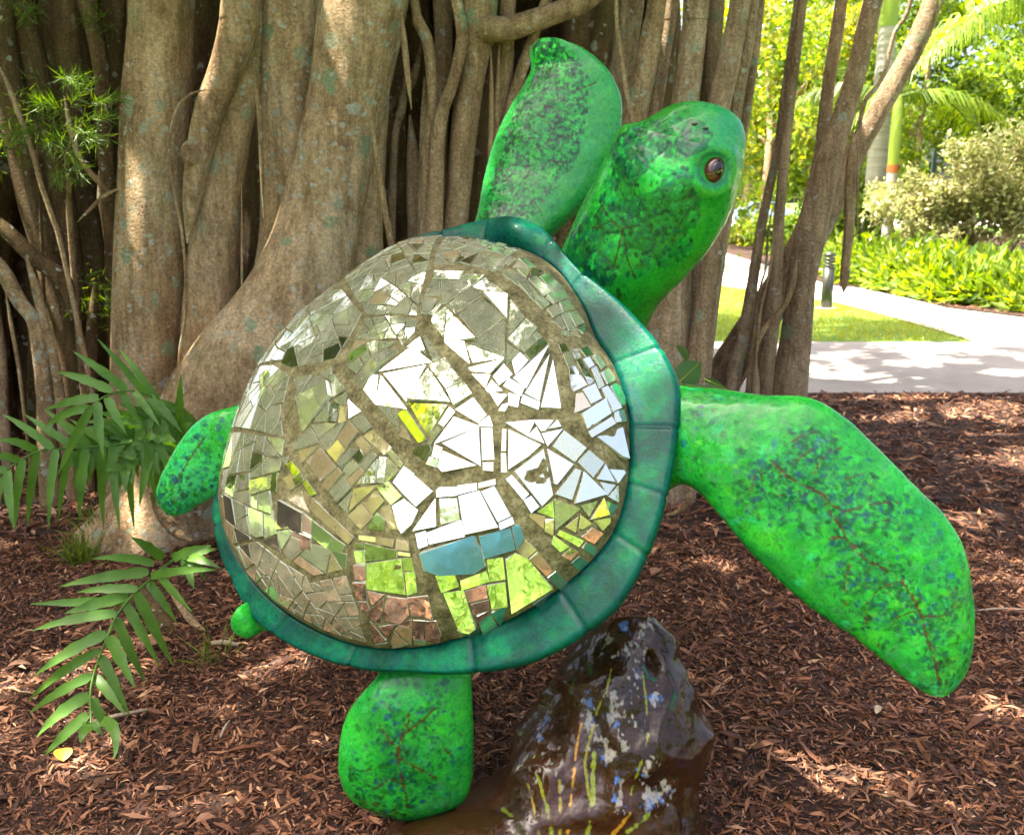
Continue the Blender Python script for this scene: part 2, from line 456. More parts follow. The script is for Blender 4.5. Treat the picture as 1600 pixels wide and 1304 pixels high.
sheet('lawn_ground', [(-400, -400), (400, -400), (400, 400), (-400, 400)], -0.03, M['lawn'])
def bed_z(P):
    edge = np.clip(np.minimum(np.minimum(P[:, 1] - 1.0, 8.15 - P[:, 1]) / 0.5, 1), 0, 1)
    return (0.035 * fbm(P * [1, 1, 0], 1.6, 3, 3) + 0.012 * fbm(P * [1, 1, 0], 9, 2, 5) + 0.035) * edge - 0.012
mulch_bed = grid_sheet('mulch_bed', -9.0, 9.0, 0.95, 8.25, 160, bed_z, M['mulch_soil'])

def G(px, py): return ground(px, py)[:2]
sheet('asphalt_road', [(-60, 8.15), (60, 8.15 - 0.3), (60, 11.35), (-60, 11.35)], -0.016, M['asphalt'])
sheet('far_road', [(-120, 62), (160, 62), (160, 78), (-120, 78)], -0.02, M['concrete'])
# concrete path that leaves the road on the right and bends back to the left
top_edge = [G(1040, 378), G(1130, 391), G(1230, 425), G(1300, 445), G(1345, 449), G(1410, 463), G(1480, 480), G(1600, 495), G(1760, 510)]
low_edge = [G(1900, 535), G(1700, 534.5), G(1525, 532.5), G(1470, 515), G(1420, 501), G(1365, 486), G(1310, 472), G(1220, 458), G(1115, 444), G(1000, 430)]
sheet('concrete_path', top_edge + low_edge, -0.012, M['concrete'])
bed_poly = [G(1232, 424), G(1300, 444), G(1345, 448), G(1410, 462), G(1480, 479), G(1600, 494), G(1760, 509), (22, 17), (22, 45), (7.0, 45)]
sheet('planting_bed', bed_poly, -0.004, M['mulch_soil'])
# behind the photographer: pale footpath across the lawn (seen in the mirrors)
sheet('garden_path', [(-30, -9.5), (30, -6.5), (30, -8.6), (-30, -12.0)], -0.014, M['concrete'])

# ---- shredded bark mulch: small wedges, nobody could count them
def chips(name, n, xr, yr, lmin, lmax, seed, zf=None, mat='chip', lift=0.0, dens=None):
    g = np.random.default_rng(seed)
    P = np.stack([g.uniform(xr[0], xr[1], n), g.uniform(yr[0], yr[1], n), np.zeros(n)], 1)
    if dens is not None:
        P = P[dens(P, g)]; n = len(P)
    P[:, 2] = (zf(P) if zf else 0) + lift + np.abs(g.normal(0, 0.008, n)) * (1 + fbm(P, 3.0, 2, seed))
    L = lmin + (lmax - lmin) * g.random(n) ** 2.2; W = L * g.uniform(0.06, 0.19, n) + 0.0016; T = W * g.uniform(0.15, 0.5, n)
    a = g.uniform(0, 2 * np.pi, n); tilt = g.normal(0, 0.30, n); roll = g.normal(0, 0.6, n)
    dx = np.stack([np.cos(a) * np.cos(tilt), np.sin(a) * np.cos(tilt), np.sin(tilt)], 1)
    up = np.stack([-np.cos(a) * np.sin(tilt), -np.sin(a) * np.sin(tilt), np.cos(tilt)], 1)
    sd = np.cross(up, dx)
    s2 = sd * np.cos(roll)[:, None] + up * np.sin(roll)[:, None]; u2 = np.cross(dx, s2)
    e = lambda d, k: d * k[:, None]
    bend = e(u2, L * g.normal(0, 0.10, n))
    V = np.stack([P - e(dx, L / 2) - e(s2, W * 0.35), P - e(dx, L / 2) + e(s2, W * 0.3) + e(u2, T * .3),
                  P - e(s2, W * 0.6) + bend, P + e(s2, W * 0.5) + e(u2, T) + bend, P + e(dx, L / 2) + e(s2, W * 0.1),
                  P - e(u2, T) + bend], 1)
    base = np.array([(0, 2, 3), (0, 3, 1), (2, 4, 3), (0, 1, 5), (1, 3, 5), (3, 4, 5), (4, 2, 5), (2, 0, 5)])
    F = (np.arange(n)[:, None, None] * 6 + base[None]).reshape(-1, 3)
    return raw_mesh(name, V.reshape(-1, 3), F, M[mat], False)

def in_view(P, g):
    d = P - CAM; z = d @ _f; px = 800 + FPX * (d @ _r) / np.maximum(z, 0.1)
    return (px > -260) & (px < 1860)
obj('mulch', chips('mulch', 128000, (-2.6, 2.6), (1.55, 4.4), 0.010, 0.062, 11, bed_z, dens=in_view), kind='stuff')
obj('mulch', chips('mulch', 1200, (-2.6, 2.6), (1.7, 5.0), 0.05, 0.12, 14, bed_z, lift=0.008, dens=in_view), kind='stuff')
obj('mulch', chips('mulch', 42000, (-4.6, 4.9), (4.4, 8.2), 0.03, 0.12, 12, bed_z, dens=in_view), kind='stuff')
obj('mulch', chips('mulch', 4500, (-3, 3), (0.95, 1.55), 0.03, 0.12, 13, bed_z), kind='stuff')

# ---- leaf and blade clouds
def leaves(P, size, seed, up=0.3, aspect=0.45, droop=0.0, dirs=None):
    """one rhombic leaf for each point of P: (V, F)"""
    g = np.random.default_rng(seed); n = len(P)
    d = g.normal(0, 1, (n, 3)); d[:, 2] -= droop
    if dirs is not None: d = d * 0.6 + dirs
    d /= np.linalg.norm(d, axis=1)[:, None]
    nn = g.normal(0, 1, (n, 3)); nn[:, 2] += up * 3
    s = np.cross(nn, d); s /= np.linalg.norm(s, axis=1)[:, None] + 1e-9
    L = size * g.uniform(0.6, 1.35, n)[:, None]
    up_ = np.cross(d, s)
    V = np.stack([P, P + d * L * 0.45 + s * L * aspect * 0.5 + up_ * L * 0.06, P + d * L, P + d * L * 0.45 - s * L * aspect * 0.5 + up_ * L * 0.06], 1).reshape(-1, 3)
    return V, np.arange(n * 4).reshape(n, 4)

def blobs(centers, radii, n, seed, shell=0.55):
    g = np.random.default_rng(seed)
    C = np.asarray(centers, float); R = np.asarray(radii, float)
    if R.ndim == 1: R = np.repeat(R[:, None], 3, 1)
    w = (R[:, 0] * R[:, 1]); k = g.choice(len(C), n, p=w / w.sum())
    d = g.normal(0, 1, (n, 3)); d /= np.linalg.norm(d, axis=1)[:, None]
    r = (shell + (1 - shell) * g.random(n)) * (0.8 + 0.35 * g.random(n))
    return C[k] + d * R[k] * r[:, None]

def clumpy(center, R, n_clumps, seed, cr=0.3):
    """clump centres filling an ellipsoid unevenly"""
    g = np.random.default_rng(seed)
    d = g.normal(0, 1, (n_clumps, 3)); d /= np.linalg.norm(d, axis=1)[:, None]
    C = np.asarray(center) + d * np.asarray(R) * (g.random(n_clumps) ** 0.45)[:, None]
    return C, np.mean(R) * cr * g.uniform(0.6, 1.3, n_clumps)

S_DIR = np.array(sun_dir)
GAPS = [(ground(1245, 1190), 0.13), (ground(145, 1175), 0.12), (ground(350, 1285), 0.10), (ground(1115, 1065), 0.12), (ground(1590, 1130), 0.16), (ground(1255, 1080), 0.07), (ground(1230, 1185), 0.08), (ground(30, 1090), 0.08),
        (ground(1310, 650), 0.45), (ground(1400, 665), 0.6), (ground(1510, 680), 0.7), (ground(1590, 665), 0.8), (ground(1460, 640), 0.6), (ground(1600, 770), 0.4), (ground(1600, 720), 0.5), (ground(1440, 700), 0.35), (ground(1420, 760), 0.18), (ground(1520, 820), 0.16),
        (np.array([0.35, 0.25, 0.0]), 0.5), (np.array([-0.7, 0.1, 0.0]), 0.45), (np.array([0.2, 0.85, 0.0]), 0.3), (np.array([-0.3, -0.7, 0.0]), 0.6), (np.array([1.2, -0.2, 0.0]), 0.5),
        (at(120, 190, 4.75), 0.22), (at(60, 270, 5.0), 0.12), (at(150, 300, 4.95), 0.16), (at(90, 350, 5.0), 0.12), (at(40, 200, 5.2), 0.10), (at(1100, 270, 2.35), 0.10)]
_gg = np.random.default_rng(4)
for _k in range(60): GAPS.append((np.array([_gg.uniform(2, 9), _gg.uniform(8.4, 11.3), 0.0]), _gg.uniform(0.05, 0.3)))
for _k in range(46): GAPS.append((ground(_gg.uniform(-50, 1650), _gg.uniform(720, 1300)), _gg.uniform(0.01, 0.055)))
for _k in range(16): GAPS.append((ground(_gg.uniform(1250, 1650), _gg.uniform(630, 800)), _gg.uniform(0.05, 0.3)))
def sun_gaps(P):
    keep = np.ones(len(P), bool)
    for c, r_ in GAPS:
        d = P - c; t = d @ S_DIR; q = np.linalg.norm(d - t[:, None] * S_DIR, axis=1)
        keep &= ~((q < r_ + 0.07) & (t > 1.0))
    return keep
# ================================================================== tubes for trunks and roots
def tube(pts, radii, nseg=14, nlen=None, flute=0.0, seed=0, flat=None, lumps=0.05, cap=True):
    P = np.asarray(pts, float); k = len(P)
    nl = nlen or max(12, 7 * k)
    C = catmull(P, nl); R = np.maximum(catmull(np.asarray(radii, float)[:, None], nl)[:, 0], 0.001)
    T = np.gradient(C, axis=0); T /= np.linalg.norm(T, axis=1)[:, None] + 1e-9
    A = np.cross(T, [0.0, 1.0, 0.13]); A /= np.linalg.norm(A, axis=1)[:, None] + 1e-9
    B = np.cross(T, A)
    ang = np.linspace(0, 2 * np.pi, nseg, endpoint=False)
    g = np.random.default_rng(seed + 100)
    ph = g.uniform(0, 6.28, 4); am = g.uniform(0.4, 1.0, 4)
    prof = sum(am[j] * np.cos((j + 2) * ang[None, :] + ph[j] + 0.35 * (j + 1) * C[:, 2:3]) for j in range(4)) / 2
    rr = R[:, None] * (1 + flute * prof)
    V = C[:, None] + rr[..., None] * (np.cos(ang)[None, :, None] * A[:, None] + np.sin(ang)[None, :, None] * B[:, None])
    V = V.reshape(-1, 3)
    if lumps:
        nrm = V - np.repeat(C, nseg, 0); V = V + nrm * (lumps * 2 * fbm(V * [1, 1, 0.5], 5, 2, seed + 3))[:, None]
    F = []
    i = (np.arange(nl - 1)[:, None] * nseg + np.arange(nseg)[None]).ravel(); j = (np.arange(nl - 1)[:, None] * nseg + (np.arange(nseg)[None] + 1) % nseg).ravel()
    F = np.stack([i, j, j + nseg, i + nseg], 1)
    return V, F

def stem_px(spec, Y, name, parent, mat, flute=0.06, seed=0, up=0.0, down=True, nseg=20, Ys=None, lumps=0.05, top_z=5.2):
    """spec: (px, py, width px) from top to bottom; continued above the frame and into the ground"""
    n = len(spec)
    yy = Ys if Ys is not None else [Y] * n
    pts = [at(x, y, q) for (x, y, w), q in zip(spec, yy)]
    rad = [w / 2 / FPX * (np.dot(p - CAM, _f)) for (x, y, w), p in zip(spec, pts)]
    if not up and spec[0][1] > 5: rad[0] *= 0.25
    if not down: rad[-1] *= 0.2
    if up:
        d = unit(pts[0] - pts[1]); 
        if d[2] < 0.25: d = unit(d + [0, 0, 0.5])
        t = (top_z - pts[0][2]) / d[2]
        pts = [pts[0] + d * t, pts[0] + d * t * 0.5] + pts; rad = [rad[0] * up, rad[0] * (1 + up) / 2] + rad
    if down:
        d = unit(pts[-1] - pts[-2]); d = unit([d[0] * 0.6, d[1] * 0.5, min(d[2], -0.5)])
        if pts[-1][2] > -0.1:
            t = (pts[-1][2] + 0.12) / -d[2]
            pts = pts + [pts[-1] + d * t * 0.55, pts[-1] + d * t]; rad = rad + [rad[-1] * 1.12, rad[-1] * 1.45]
    V, F = tube(pts, rad, nseg, flute=flute, seed=seed, lumps=lumps)
    return obj(name, raw_mesh(name, V, F, M[mat]), parent)

# ================================================================== the banyan
banyan = empty('banyan_tree', at(480, 780, 5.2) * [1, 1, 0], 'huge many-stemmed banyan with lichen-spotted trunks behind the turtle', 'tree')
Z = 0
def bt(spec, Y, mat='bark_main', name='trunk', **kw):
    global Z; Z += 1
    return stem_px(spec, Y, name, banyan, mat, seed=Z, **kw)
bt([(255, -20, 97), (252, 60, 98), (246, 150, 103), (240, 300, 105), (233, 450, 106), (228, 600, 106), (226, 700, 116)], 5.0, up=1.1, flute=0.035, nseg=40, lumps=0.02)
bt([(322, -20, 50), (318, 120, 50), (310, 260, 46), (300, 420, 44), (292, 600, 46)], 5.35, mat='bark_dark', up=1.0)
bt([(378, -20, 62), (372, 40, 60), (352, 110, 52), (328, 170, 46), (313, 235, 40), (300, 310, 28), (293, 380, 18)], 4.85, up=1.2, down=False, nseg=28)
bt([(402, 60, 40), (382, 120, 58), (358, 200, 72), (345, 290, 74), (333, 400, 78), (322, 520, 78), (314, 640, 84)], 5.0, up=1.2, nseg=30, flute=0.05)
bt([(462, -20, 108), (460, 80, 104), (456, 180, 98), (452, 280, 92), (445, 380, 84), (425, 500, 90), (395, 600, 100)], 5.05, up=1.1, nseg=36, flute=0.05)
bt([(575, -30, 135), (562, 40, 132), (546, 130, 122), (527, 220, 118), (507, 310, 122), (486, 400, 135), (450, 490, 160), (400, 570, 180), (350, 640, 180), (310, 700, 170)], 4.8, up=1.25, nseg=44, flute=0.05, lumps=0.03, Ys=[4.9, 4.9, 4.9, 4.88, 4.85, 4.8, 4.75, 4.7, 4.65, 4.6])
bt([(600, 60, 40), (580, 180, 56), (566, 290, 70), (558, 400, 80), (556, 520, 90), (560, 680, 100)], 5.0, up=0.8, nseg=28)
# thin stems right of the big trunk
bt([(690, -20, 30), (693, 60, 28), (692, 130, 27), (686, 220, 26), (684, 380, 30)], 5.2, 'bark_root', up=1.0)
bt([(645, -10, 15), (652, 30, 18), (668, 66, 19), (674, 120, 17), (676, 175, 17), (670, 230, 16), (664, 380, 18)], 5.0, 'bark_root', 'aerial_root', up=1.0)
bt([(711, -10, 18), (718, 25, 19), (722, 55, 19), (716, 95, 18), (704, 140, 18), (692, 172, 20), (684, 220, 22), (681, 300, 24), (678, 400, 26)], 4.95, 'bark_root', 'aerial_root', up=1.0)
bt([(745, 20, 62), (742, 70, 52), (736, 120, 44), (727, 190, 42), (719, 270, 40), (712, 350, 40), (706, 460, 46)], 5.05, 'bark_root', up=1.3, nseg=28, flute=0.05)
bt([(724, 72, 30), (748, 46, 40), (790, 46, 36), (830, 34, 34), (870, 20, 32), (910, 4, 32), (960, -20, 34)], 5.05, 'bark_root', 'branch', down=False, nseg=24, Ys=[5.05, 5.0, 5.0, 5.02, 5.05, 5.1, 5.2])
bt([(663, 120, 12), (664, 200, 16), (663, 280, 18), (662, 380, 20)], 5.1, 'bark_root', 'aerial_root')
bt([(640, 180, 14), (646, 260, 22), (650, 380, 26)], 5.25, 'bark_root')
bt([(627, 20, 8), (631, 60, 9), (637, 120, 9), (643, 172, 5)], 4.8, 'bark_root', 'aerial_root', down=False, nseg=8)
bt([(580, 187, 7), (590, 250, 9), (600, 320, 10), (613, 395, 10), (622, 470, 10)], 4.75, 'bark_root', 'aerial_root', nseg=8)
bt([(633, 120, 14), (629, 166, 13), (618, 205, 12), (614, 280, 12), (612, 380, 12)], 5.2, 'bark_root', 'aerial_root', nseg=10)
bt([(585, 200, 12), (603, 175, 12), (622, 155, 14), (645, 125, 14), (660, 60, 16)], 5.3, 'bark_root', 'aerial_root', down=False, nseg=10)
bt([(767, 78, 7), (768, 150, 7), (766, 240, 7), (762, 340, 7)], 5.0, 'bark_root', 'aerial_root', nseg=8)
bt([(780, 70, 8), (777, 150, 8), (775, 230, 8), (772, 340, 8)], 5.05, 'bark_root', 'aerial_root', nseg=8)
bt([(792, 40, 26), (790, 90, 27), (784, 150, 28), (775, 240, 28), (765, 360, 30)], 5.15, 'bark_root', up=1.0)
bt([(840, 40, 16), (822, 90, 17), (806, 140, 18), (790, 200, 18), (775, 300, 18)], 5.1, 'bark_root', 'aerial_root', up=1.0, nseg=12)
bt([(745, 300, 40), (740, 340, 44), (735, 420, 50)], 5.5, 'bark_dark', up=0.8)
# behind the raised flipper and head
bt([(930, -20, 90), (920, 60, 86), (905, 150, 84), (885, 260, 84), (865, 400, 90)], 5.6, 'bark_dark', up=1.1, nseg=30)
bt([(985, -20, 44), (975, 60, 42), (962, 150, 42), (945, 300, 46), (930, 460, 50)], 5.5, 'bark_main', up=1.0, nseg=24)
bt([(962, -10, 7), (964, 40, 8), (970, 90, 8), (978, 140, 8), (988, 195, 8), (996, 260, 8)], 5.0, 'bark_root', 'aerial_root', up=1.0, nseg=8, down=False)
bt([(1030, -20, 30), (1021, 40, 34), (1008, 110, 38), (992, 180, 44), (975, 300, 50), (960, 440, 56)], 5.2, 'bark_main', up=1.0, nseg=28)
bt([(1052, -20, 24), (1044, 40, 22), (1033, 110, 22), (1020, 190, 24), (1005, 330, 28), (995, 460, 30)], 5.3, 'bark_main', up=1.0)
bt([(1090, -20, 44), (1086, 40, 42), (1078, 110, 44), (1070, 180, 46), (1062, 300, 54), (1048, 430, 66), (1036, 560, 84), (1030, 660, 100)], 5.1, 'bark_grey', up=1.0, nseg=36, flute=0.1)
bt([(1118, -20, 26), (1116, 60, 24), (1112, 150, 24), (1104, 300, 28), (1090, 430, 30), (1075, 560, 36), (1070, 640, 40)], 5.25, 'bark_grey', up=1.0)
bt([(1160, -20, 32), (1150, 40, 32), (1136, 110, 34), (1122, 180, 32), (1120, 300, 30), (1112, 400, 30), (1098, 500, 32), (1082, 610, 38)], 5.05, 'bark_grey', up=1.0, nseg=28)
bt([(1178, -20, 22), (1168, 60, 24), (1152, 140, 26), (1142, 220, 24), (1130, 330, 22), (1114, 430, 24), (1100, 540, 28), (1092, 620, 32)], 5.2, 'bark_grey', up=1.0, nseg=24)
bt([(1190, -10, 12), (1180, 80, 14), (1168, 160, 15), (1152, 260, 15), (1130, 380, 14), (1110, 520, 16)], 5.4, 'bark_grey', up=1.0)
bt([(900, 300, 30), (890, 360, 34), (870, 450, 40)], 5.4, 'bark_dark', up=0.9)
# dark knot of roots on the left
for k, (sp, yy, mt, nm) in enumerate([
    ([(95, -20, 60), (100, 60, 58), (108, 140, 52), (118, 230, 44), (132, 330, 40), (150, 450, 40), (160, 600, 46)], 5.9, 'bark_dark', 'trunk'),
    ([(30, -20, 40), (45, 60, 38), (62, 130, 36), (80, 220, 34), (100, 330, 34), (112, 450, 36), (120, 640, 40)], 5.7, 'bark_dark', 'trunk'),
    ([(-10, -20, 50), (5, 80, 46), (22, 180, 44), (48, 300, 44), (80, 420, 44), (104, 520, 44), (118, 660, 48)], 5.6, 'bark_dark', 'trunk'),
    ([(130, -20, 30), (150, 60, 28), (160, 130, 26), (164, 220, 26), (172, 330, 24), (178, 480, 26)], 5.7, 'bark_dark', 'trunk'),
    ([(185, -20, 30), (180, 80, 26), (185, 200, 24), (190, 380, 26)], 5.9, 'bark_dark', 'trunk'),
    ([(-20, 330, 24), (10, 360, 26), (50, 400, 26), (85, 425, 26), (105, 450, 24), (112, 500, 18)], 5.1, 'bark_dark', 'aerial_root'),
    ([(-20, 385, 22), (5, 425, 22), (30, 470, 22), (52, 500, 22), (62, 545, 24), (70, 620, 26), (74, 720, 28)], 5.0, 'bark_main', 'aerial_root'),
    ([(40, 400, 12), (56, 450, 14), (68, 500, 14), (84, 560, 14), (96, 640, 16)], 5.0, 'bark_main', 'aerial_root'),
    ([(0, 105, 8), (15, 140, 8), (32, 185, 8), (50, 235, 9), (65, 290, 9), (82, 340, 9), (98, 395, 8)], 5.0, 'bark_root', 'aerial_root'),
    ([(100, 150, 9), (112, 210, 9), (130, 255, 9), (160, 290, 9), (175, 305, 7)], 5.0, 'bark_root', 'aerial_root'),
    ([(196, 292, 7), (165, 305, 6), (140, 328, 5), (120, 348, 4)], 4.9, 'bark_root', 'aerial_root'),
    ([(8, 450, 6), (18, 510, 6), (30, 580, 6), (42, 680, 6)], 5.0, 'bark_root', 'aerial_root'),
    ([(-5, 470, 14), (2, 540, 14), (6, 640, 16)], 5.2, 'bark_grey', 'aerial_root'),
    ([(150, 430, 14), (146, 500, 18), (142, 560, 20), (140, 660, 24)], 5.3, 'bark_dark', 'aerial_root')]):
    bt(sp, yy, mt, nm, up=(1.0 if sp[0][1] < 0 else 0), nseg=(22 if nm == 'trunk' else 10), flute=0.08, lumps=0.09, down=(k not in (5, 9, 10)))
# added roots and wide trunks that block sky in the gaps, darkened like deep shade
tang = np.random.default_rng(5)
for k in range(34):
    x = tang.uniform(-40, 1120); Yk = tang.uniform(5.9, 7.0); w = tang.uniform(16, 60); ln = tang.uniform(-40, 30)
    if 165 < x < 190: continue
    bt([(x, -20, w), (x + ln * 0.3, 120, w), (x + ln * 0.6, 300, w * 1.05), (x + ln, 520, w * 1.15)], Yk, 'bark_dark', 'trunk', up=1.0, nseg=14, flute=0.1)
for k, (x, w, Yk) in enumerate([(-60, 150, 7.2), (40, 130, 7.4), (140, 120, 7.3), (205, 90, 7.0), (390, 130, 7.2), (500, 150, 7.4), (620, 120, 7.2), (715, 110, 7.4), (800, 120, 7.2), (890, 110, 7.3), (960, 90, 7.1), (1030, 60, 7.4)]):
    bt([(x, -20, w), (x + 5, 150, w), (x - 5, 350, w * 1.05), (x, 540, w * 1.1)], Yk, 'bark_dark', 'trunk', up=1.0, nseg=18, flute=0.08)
# little climbing vine root on the left trunk, thin dangling root and root loops by the turtle
bt([(322, 140, 5), (298, 148, 5), (278, 168, 5), (266, 205, 5), (264, 240, 5), (272, 300, 5), (284, 360, 5), (290, 430, 5), (289, 500, 5), (281, 545, 4), (278, 580, 4)], 4.68, 'bark_root', 'vine', nseg=8, down=False)
bt([(377, 285, 3.5), (378, 360, 3.5), (378, 440, 3.5), (379, 510, 3)], 4.7, 'bark_grey', 'vine', nseg=6, down=False)
bt([(396, 130, 7), (402, 150, 8), (406, 200, 7), (409, 270, 6), (412, 340, 5)], 4.78, 'bark_root', 'vine', nseg=8, down=False)
bt([(1040, 805, 10), (1062, 798, 9), (1076, 782, 9), (1078, 765, 8), (1070, 752, 8)], 4.4, 'bark_root', 'surface_root', nseg=10, down=False, Ys=[4.5, 4.45, 4.4, 4.4, 4.4])
bt([(236, 770, 20), (252, 800, 20), (275, 830, 18), (300, 845, 16)], 3.95, 'bark_root', 'surface_root', nseg=12, down=False, Ys=[4.1, 4.1, 4.0, 3.95])
bt([(255, 905, 14), (285, 950, 12), (305, 975, 11), (322, 985, 6)], 3.4, 'bark_root', 'surface_root', nseg=10, down=False, Ys=[3.75, 3.55, 3.45, 3.4])
bt([(215, 905, 20), (240, 950, 24), (262, 985, 26), (280, 1000, 20)], 3.5, 'bark_dark', 'surface_root', nseg=12, down=False, Ys=[3.8, 3.6, 3.45, 3.4])
bt([(300, 845, 12), (330, 838, 12), (360, 828, 12), (400, 815, 12)], 4.2, 'bark_root', 'surface_root', nseg=10, down=False, Ys=[4.0, 4.2, 4.3, 4.4])
# knot hole on the leaning stem
_p = at(303, 240, 4.83)
mbk = MB(); mbk.lathe([(0.001, 0.012), (0.018, 0.012), (0.030, 0.028), (0.044, 0.0)], (0, 0, 0), 14)
kv = np.concatenate(mbk.V); kv = kv @ np.array([[1, 0, 0], [0, 0, 1.3], [0, -1, 0]]) + (_p + np.array([0, -0.06, 0]))
obj('knot_hole', raw_mesh('knot_hole', kv, mbk.F, M['bark_root']), banyan)

# crown of the banyan: leafy roof over the turtle, out of the frame above
g = np.random.default_rng(21)
def crown_roof(n, seed):
    g = np.random.default_rng(seed)
    nc = 300
    C = np.stack([g.uniform(-10, 4.6, nc), g.uniform(0.2, 13.5, nc), g.uniform(5.0, 8.5, nc)], 1)
    keep = (C[:, 0] < 3.2 + 0.15 * C[:, 1]) & ~((C[:, 0] > 1.2) & (C[:, 1] < 1.6))
    C = C[keep]; R = g.uniform(0.6, 1.25, len(C))
    return blobs(C, np.stack([R, R, R * 0.55], 1), n, seed + 1, 0.1)
P = crown_roof(80000, 31)
P = P[(P[:, 2] > 4.3) & (P[:, 2] > 1.6 + 0.24 * P[:, 1] + 0.4)]; P = P[sun_gaps(P)]
g2 = np.random.default_rng(35)
shade_pts = []  # extra unseen leaf clumps added to keep sun off shell, head and raised flipper
for c_ in (at(640, 620, 2.4), at(500, 700, 2.6), at(760, 800, 2.2), at(1000, 300, 2.55), at(860, 180, 2.9)):
    for h_ in (5.2, 6.0, 6.8):
        shade_pts.append(c_ + S_DIR * h_ + g2.normal(0, [0.42, 0.42, 0.12], (150, 3)))
shade_pts = np.concatenate(shade_pts); shade_pts = shade_pts[sun_gaps(shade_pts)]
P = np.concatenate([P[P[:, 1] > 1.3], shade_pts])
V, F = leaves(P, 0.24, 33, up=0.7, aspect=0.52)
obj('crown', raw_mesh('crown', V, F, M['canopy'], False), banyan)
for k in range(26):
    x, y = g.uniform(-8, 3), g.uniform(2, 11)
    q0 = np.array([g.uniform(-3.5, 1.5), g.uniform(4.6, 6.6), 4.8])
    q1 = np.array([x, y, g.uniform(5.8, 7.4)])
    V, F = tube([q0, (q0 + q1) / 2 + [0, 0, 0.5], q1], [0.16, 0.1, 0.03], 8, seed=k)
    obj('branch', raw_mesh('branch', V, F, M['bark_main']), banyan)

# ================================================================== leaning fig stems on the right
fig = empty('leaning_fig_tree', at(1220, 615, 6.6) * [1, 1, 0], 'clump of slender leaning grey fig stems beside the path', 'tree')
def ft(spec, Y, name='stem', mat='bark_grey', **kw):
    global Z; Z += 1
    return stem_px(spec, Y, name, fig, mat, seed=Z, **kw)
ft([(1250, -20, 13), (1240, 50, 13), (1229, 123, 12), (1217, 221, 13), (1203, 290, 14), (1190, 353, 15), (1178, 430, 17), (1166, 505, 20), (1150, 570, 24), (1139, 640, 28)], 6.4, up=1.0, nseg=14)
ft([(1257, -20, 15), (1248, 50, 15), (1242, 98, 15), (1229, 211, 16), (1217, 344, 17), (1213, 420, 20), (1207, 481, 26), (1198, 560, 27), (1190, 640, 30)], 6.3, up=1.0, nseg=16)
ft([(1318, -20, 19), (1306, 60, 20), (1296, 123, 20), (1281, 245, 21), (1268, 310, 23), (1254, 360, 26), (1227, 417, 34), (1195, 470, 36), (1160, 525, 36), (1130, 570, 36), (1100, 640, 36)], 6.7, up=1.0, nseg=20)
ft([(1369, -20, 30), (1352, 50, 31), (1335, 123, 32), (1315, 190, 34), (1296, 245, 38), (1282, 300, 42), (1270, 353, 46), (1260, 400, 46), (1252, 442, 44), (1244, 530, 46), (1232, 610, 58), (1226, 670, 66)], 6.35, up=1.0, nseg=28, flute=0.06)
ft([(1466, -20, 34), (1445, 35, 34), (1423, 83, 34), (1379, 162, 35), (1335, 241, 34), (1300, 320, 34), (1268, 385, 34), (1225, 455, 36), (1180, 530, 40), (1140, 590, 44), (1100, 660, 50)], 6.6, up=1.0, nseg=24)
ft([(1426, -10, 8), (1415, 25, 7), (1399, 49, 7), (1390, 80, 7), (1384, 108, 7), (1370, 135, 7), (1355, 152, 7), (1346, 175, 7), (1342, 205, 6), (1330, 225, 7), (1322, 240, 7)], 6.0, 'vine', nseg=8, down=False)
ft([(1341, 205, 4), (1340, 280, 4), (1340, 373, 4)], 6.0, 'vine', nseg=6, down=False)
ft([(1332, 205, 14), (1331, 250, 15), (1328, 310, 14), (1326, 360, 14), (1321, 410, 13), (1319, 440, 12), (1318, 458, 4)], 6.05, 'dead_root', 'bark_root', nseg=12, down=False, flute=0.25, lumps=0.14)
ft([(1322, 410, 6), (1315, 440, 5), (1311, 450, 2)], 6.03, 'dead_root', 'bark_root', nseg=6, down=False)
ft([(1246, 400, 7), (1240, 440, 8), (1225, 478, 9), (1207, 500, 9), (1190, 520, 9), (1180, 545, 9), (1172, 575, 9), (1158, 596, 10)], 6.1, 'aerial_root', 'bark_root', nseg=10, down=False)
ft([(1207, 322, 4), (1200, 370, 4), (1196, 420, 4), (1185, 460, 4), (1178, 520, 5), (1168, 600, 5)], 6.1, 'aerial_root', 'bark_root', nseg=6)
ft([(1209, 330, 3), (1206, 400, 4), (1196, 450, 4), (1186, 500, 5), (1176, 610, 5)], 6.05, 'aerial_root', 'bark_root', nseg=6)
ft([(1180, 560, 20), (1176, 610, 22)], 6.2, nseg=12)
ft([(1148, 575, 16), (1140, 610, 20)], 6.0, nseg=12)
C, R = clumpy((3.2, 6.8, 5.9), (2.6, 2.4, 1.0), 40, 61, 0.35)
P = blobs(C, R, 6500, 62, 0.1); P = P[P[:, 2] > 1.6 + 0.22 * P[:, 1] + 0.5]; P = P[sun_gaps(P)]
V, F = leaves(P, 0.16, 63, up=0.5, aspect=0.5)
obj('crown', raw_mesh('crown', V, F, M['foliage_d'], False), fig)
# the few leaves of it that hang into the frame
P = np.array([at(1480, 2, 6.5), at(1492, -3, 6.5), at(1505, 3, 6.5), at(1520, 2, 6.5), at(1548, -2, 6.5), at(1470, -6, 6.5), at(1532, -4, 6.5)])
V, F = leaves(P, 0.11, 66, up=0.1, aspect=0.6, droop=1.5)
obj('leaf_spray', raw_mesh('leaf_spray', V, F, M['foliage_d'], False), fig)

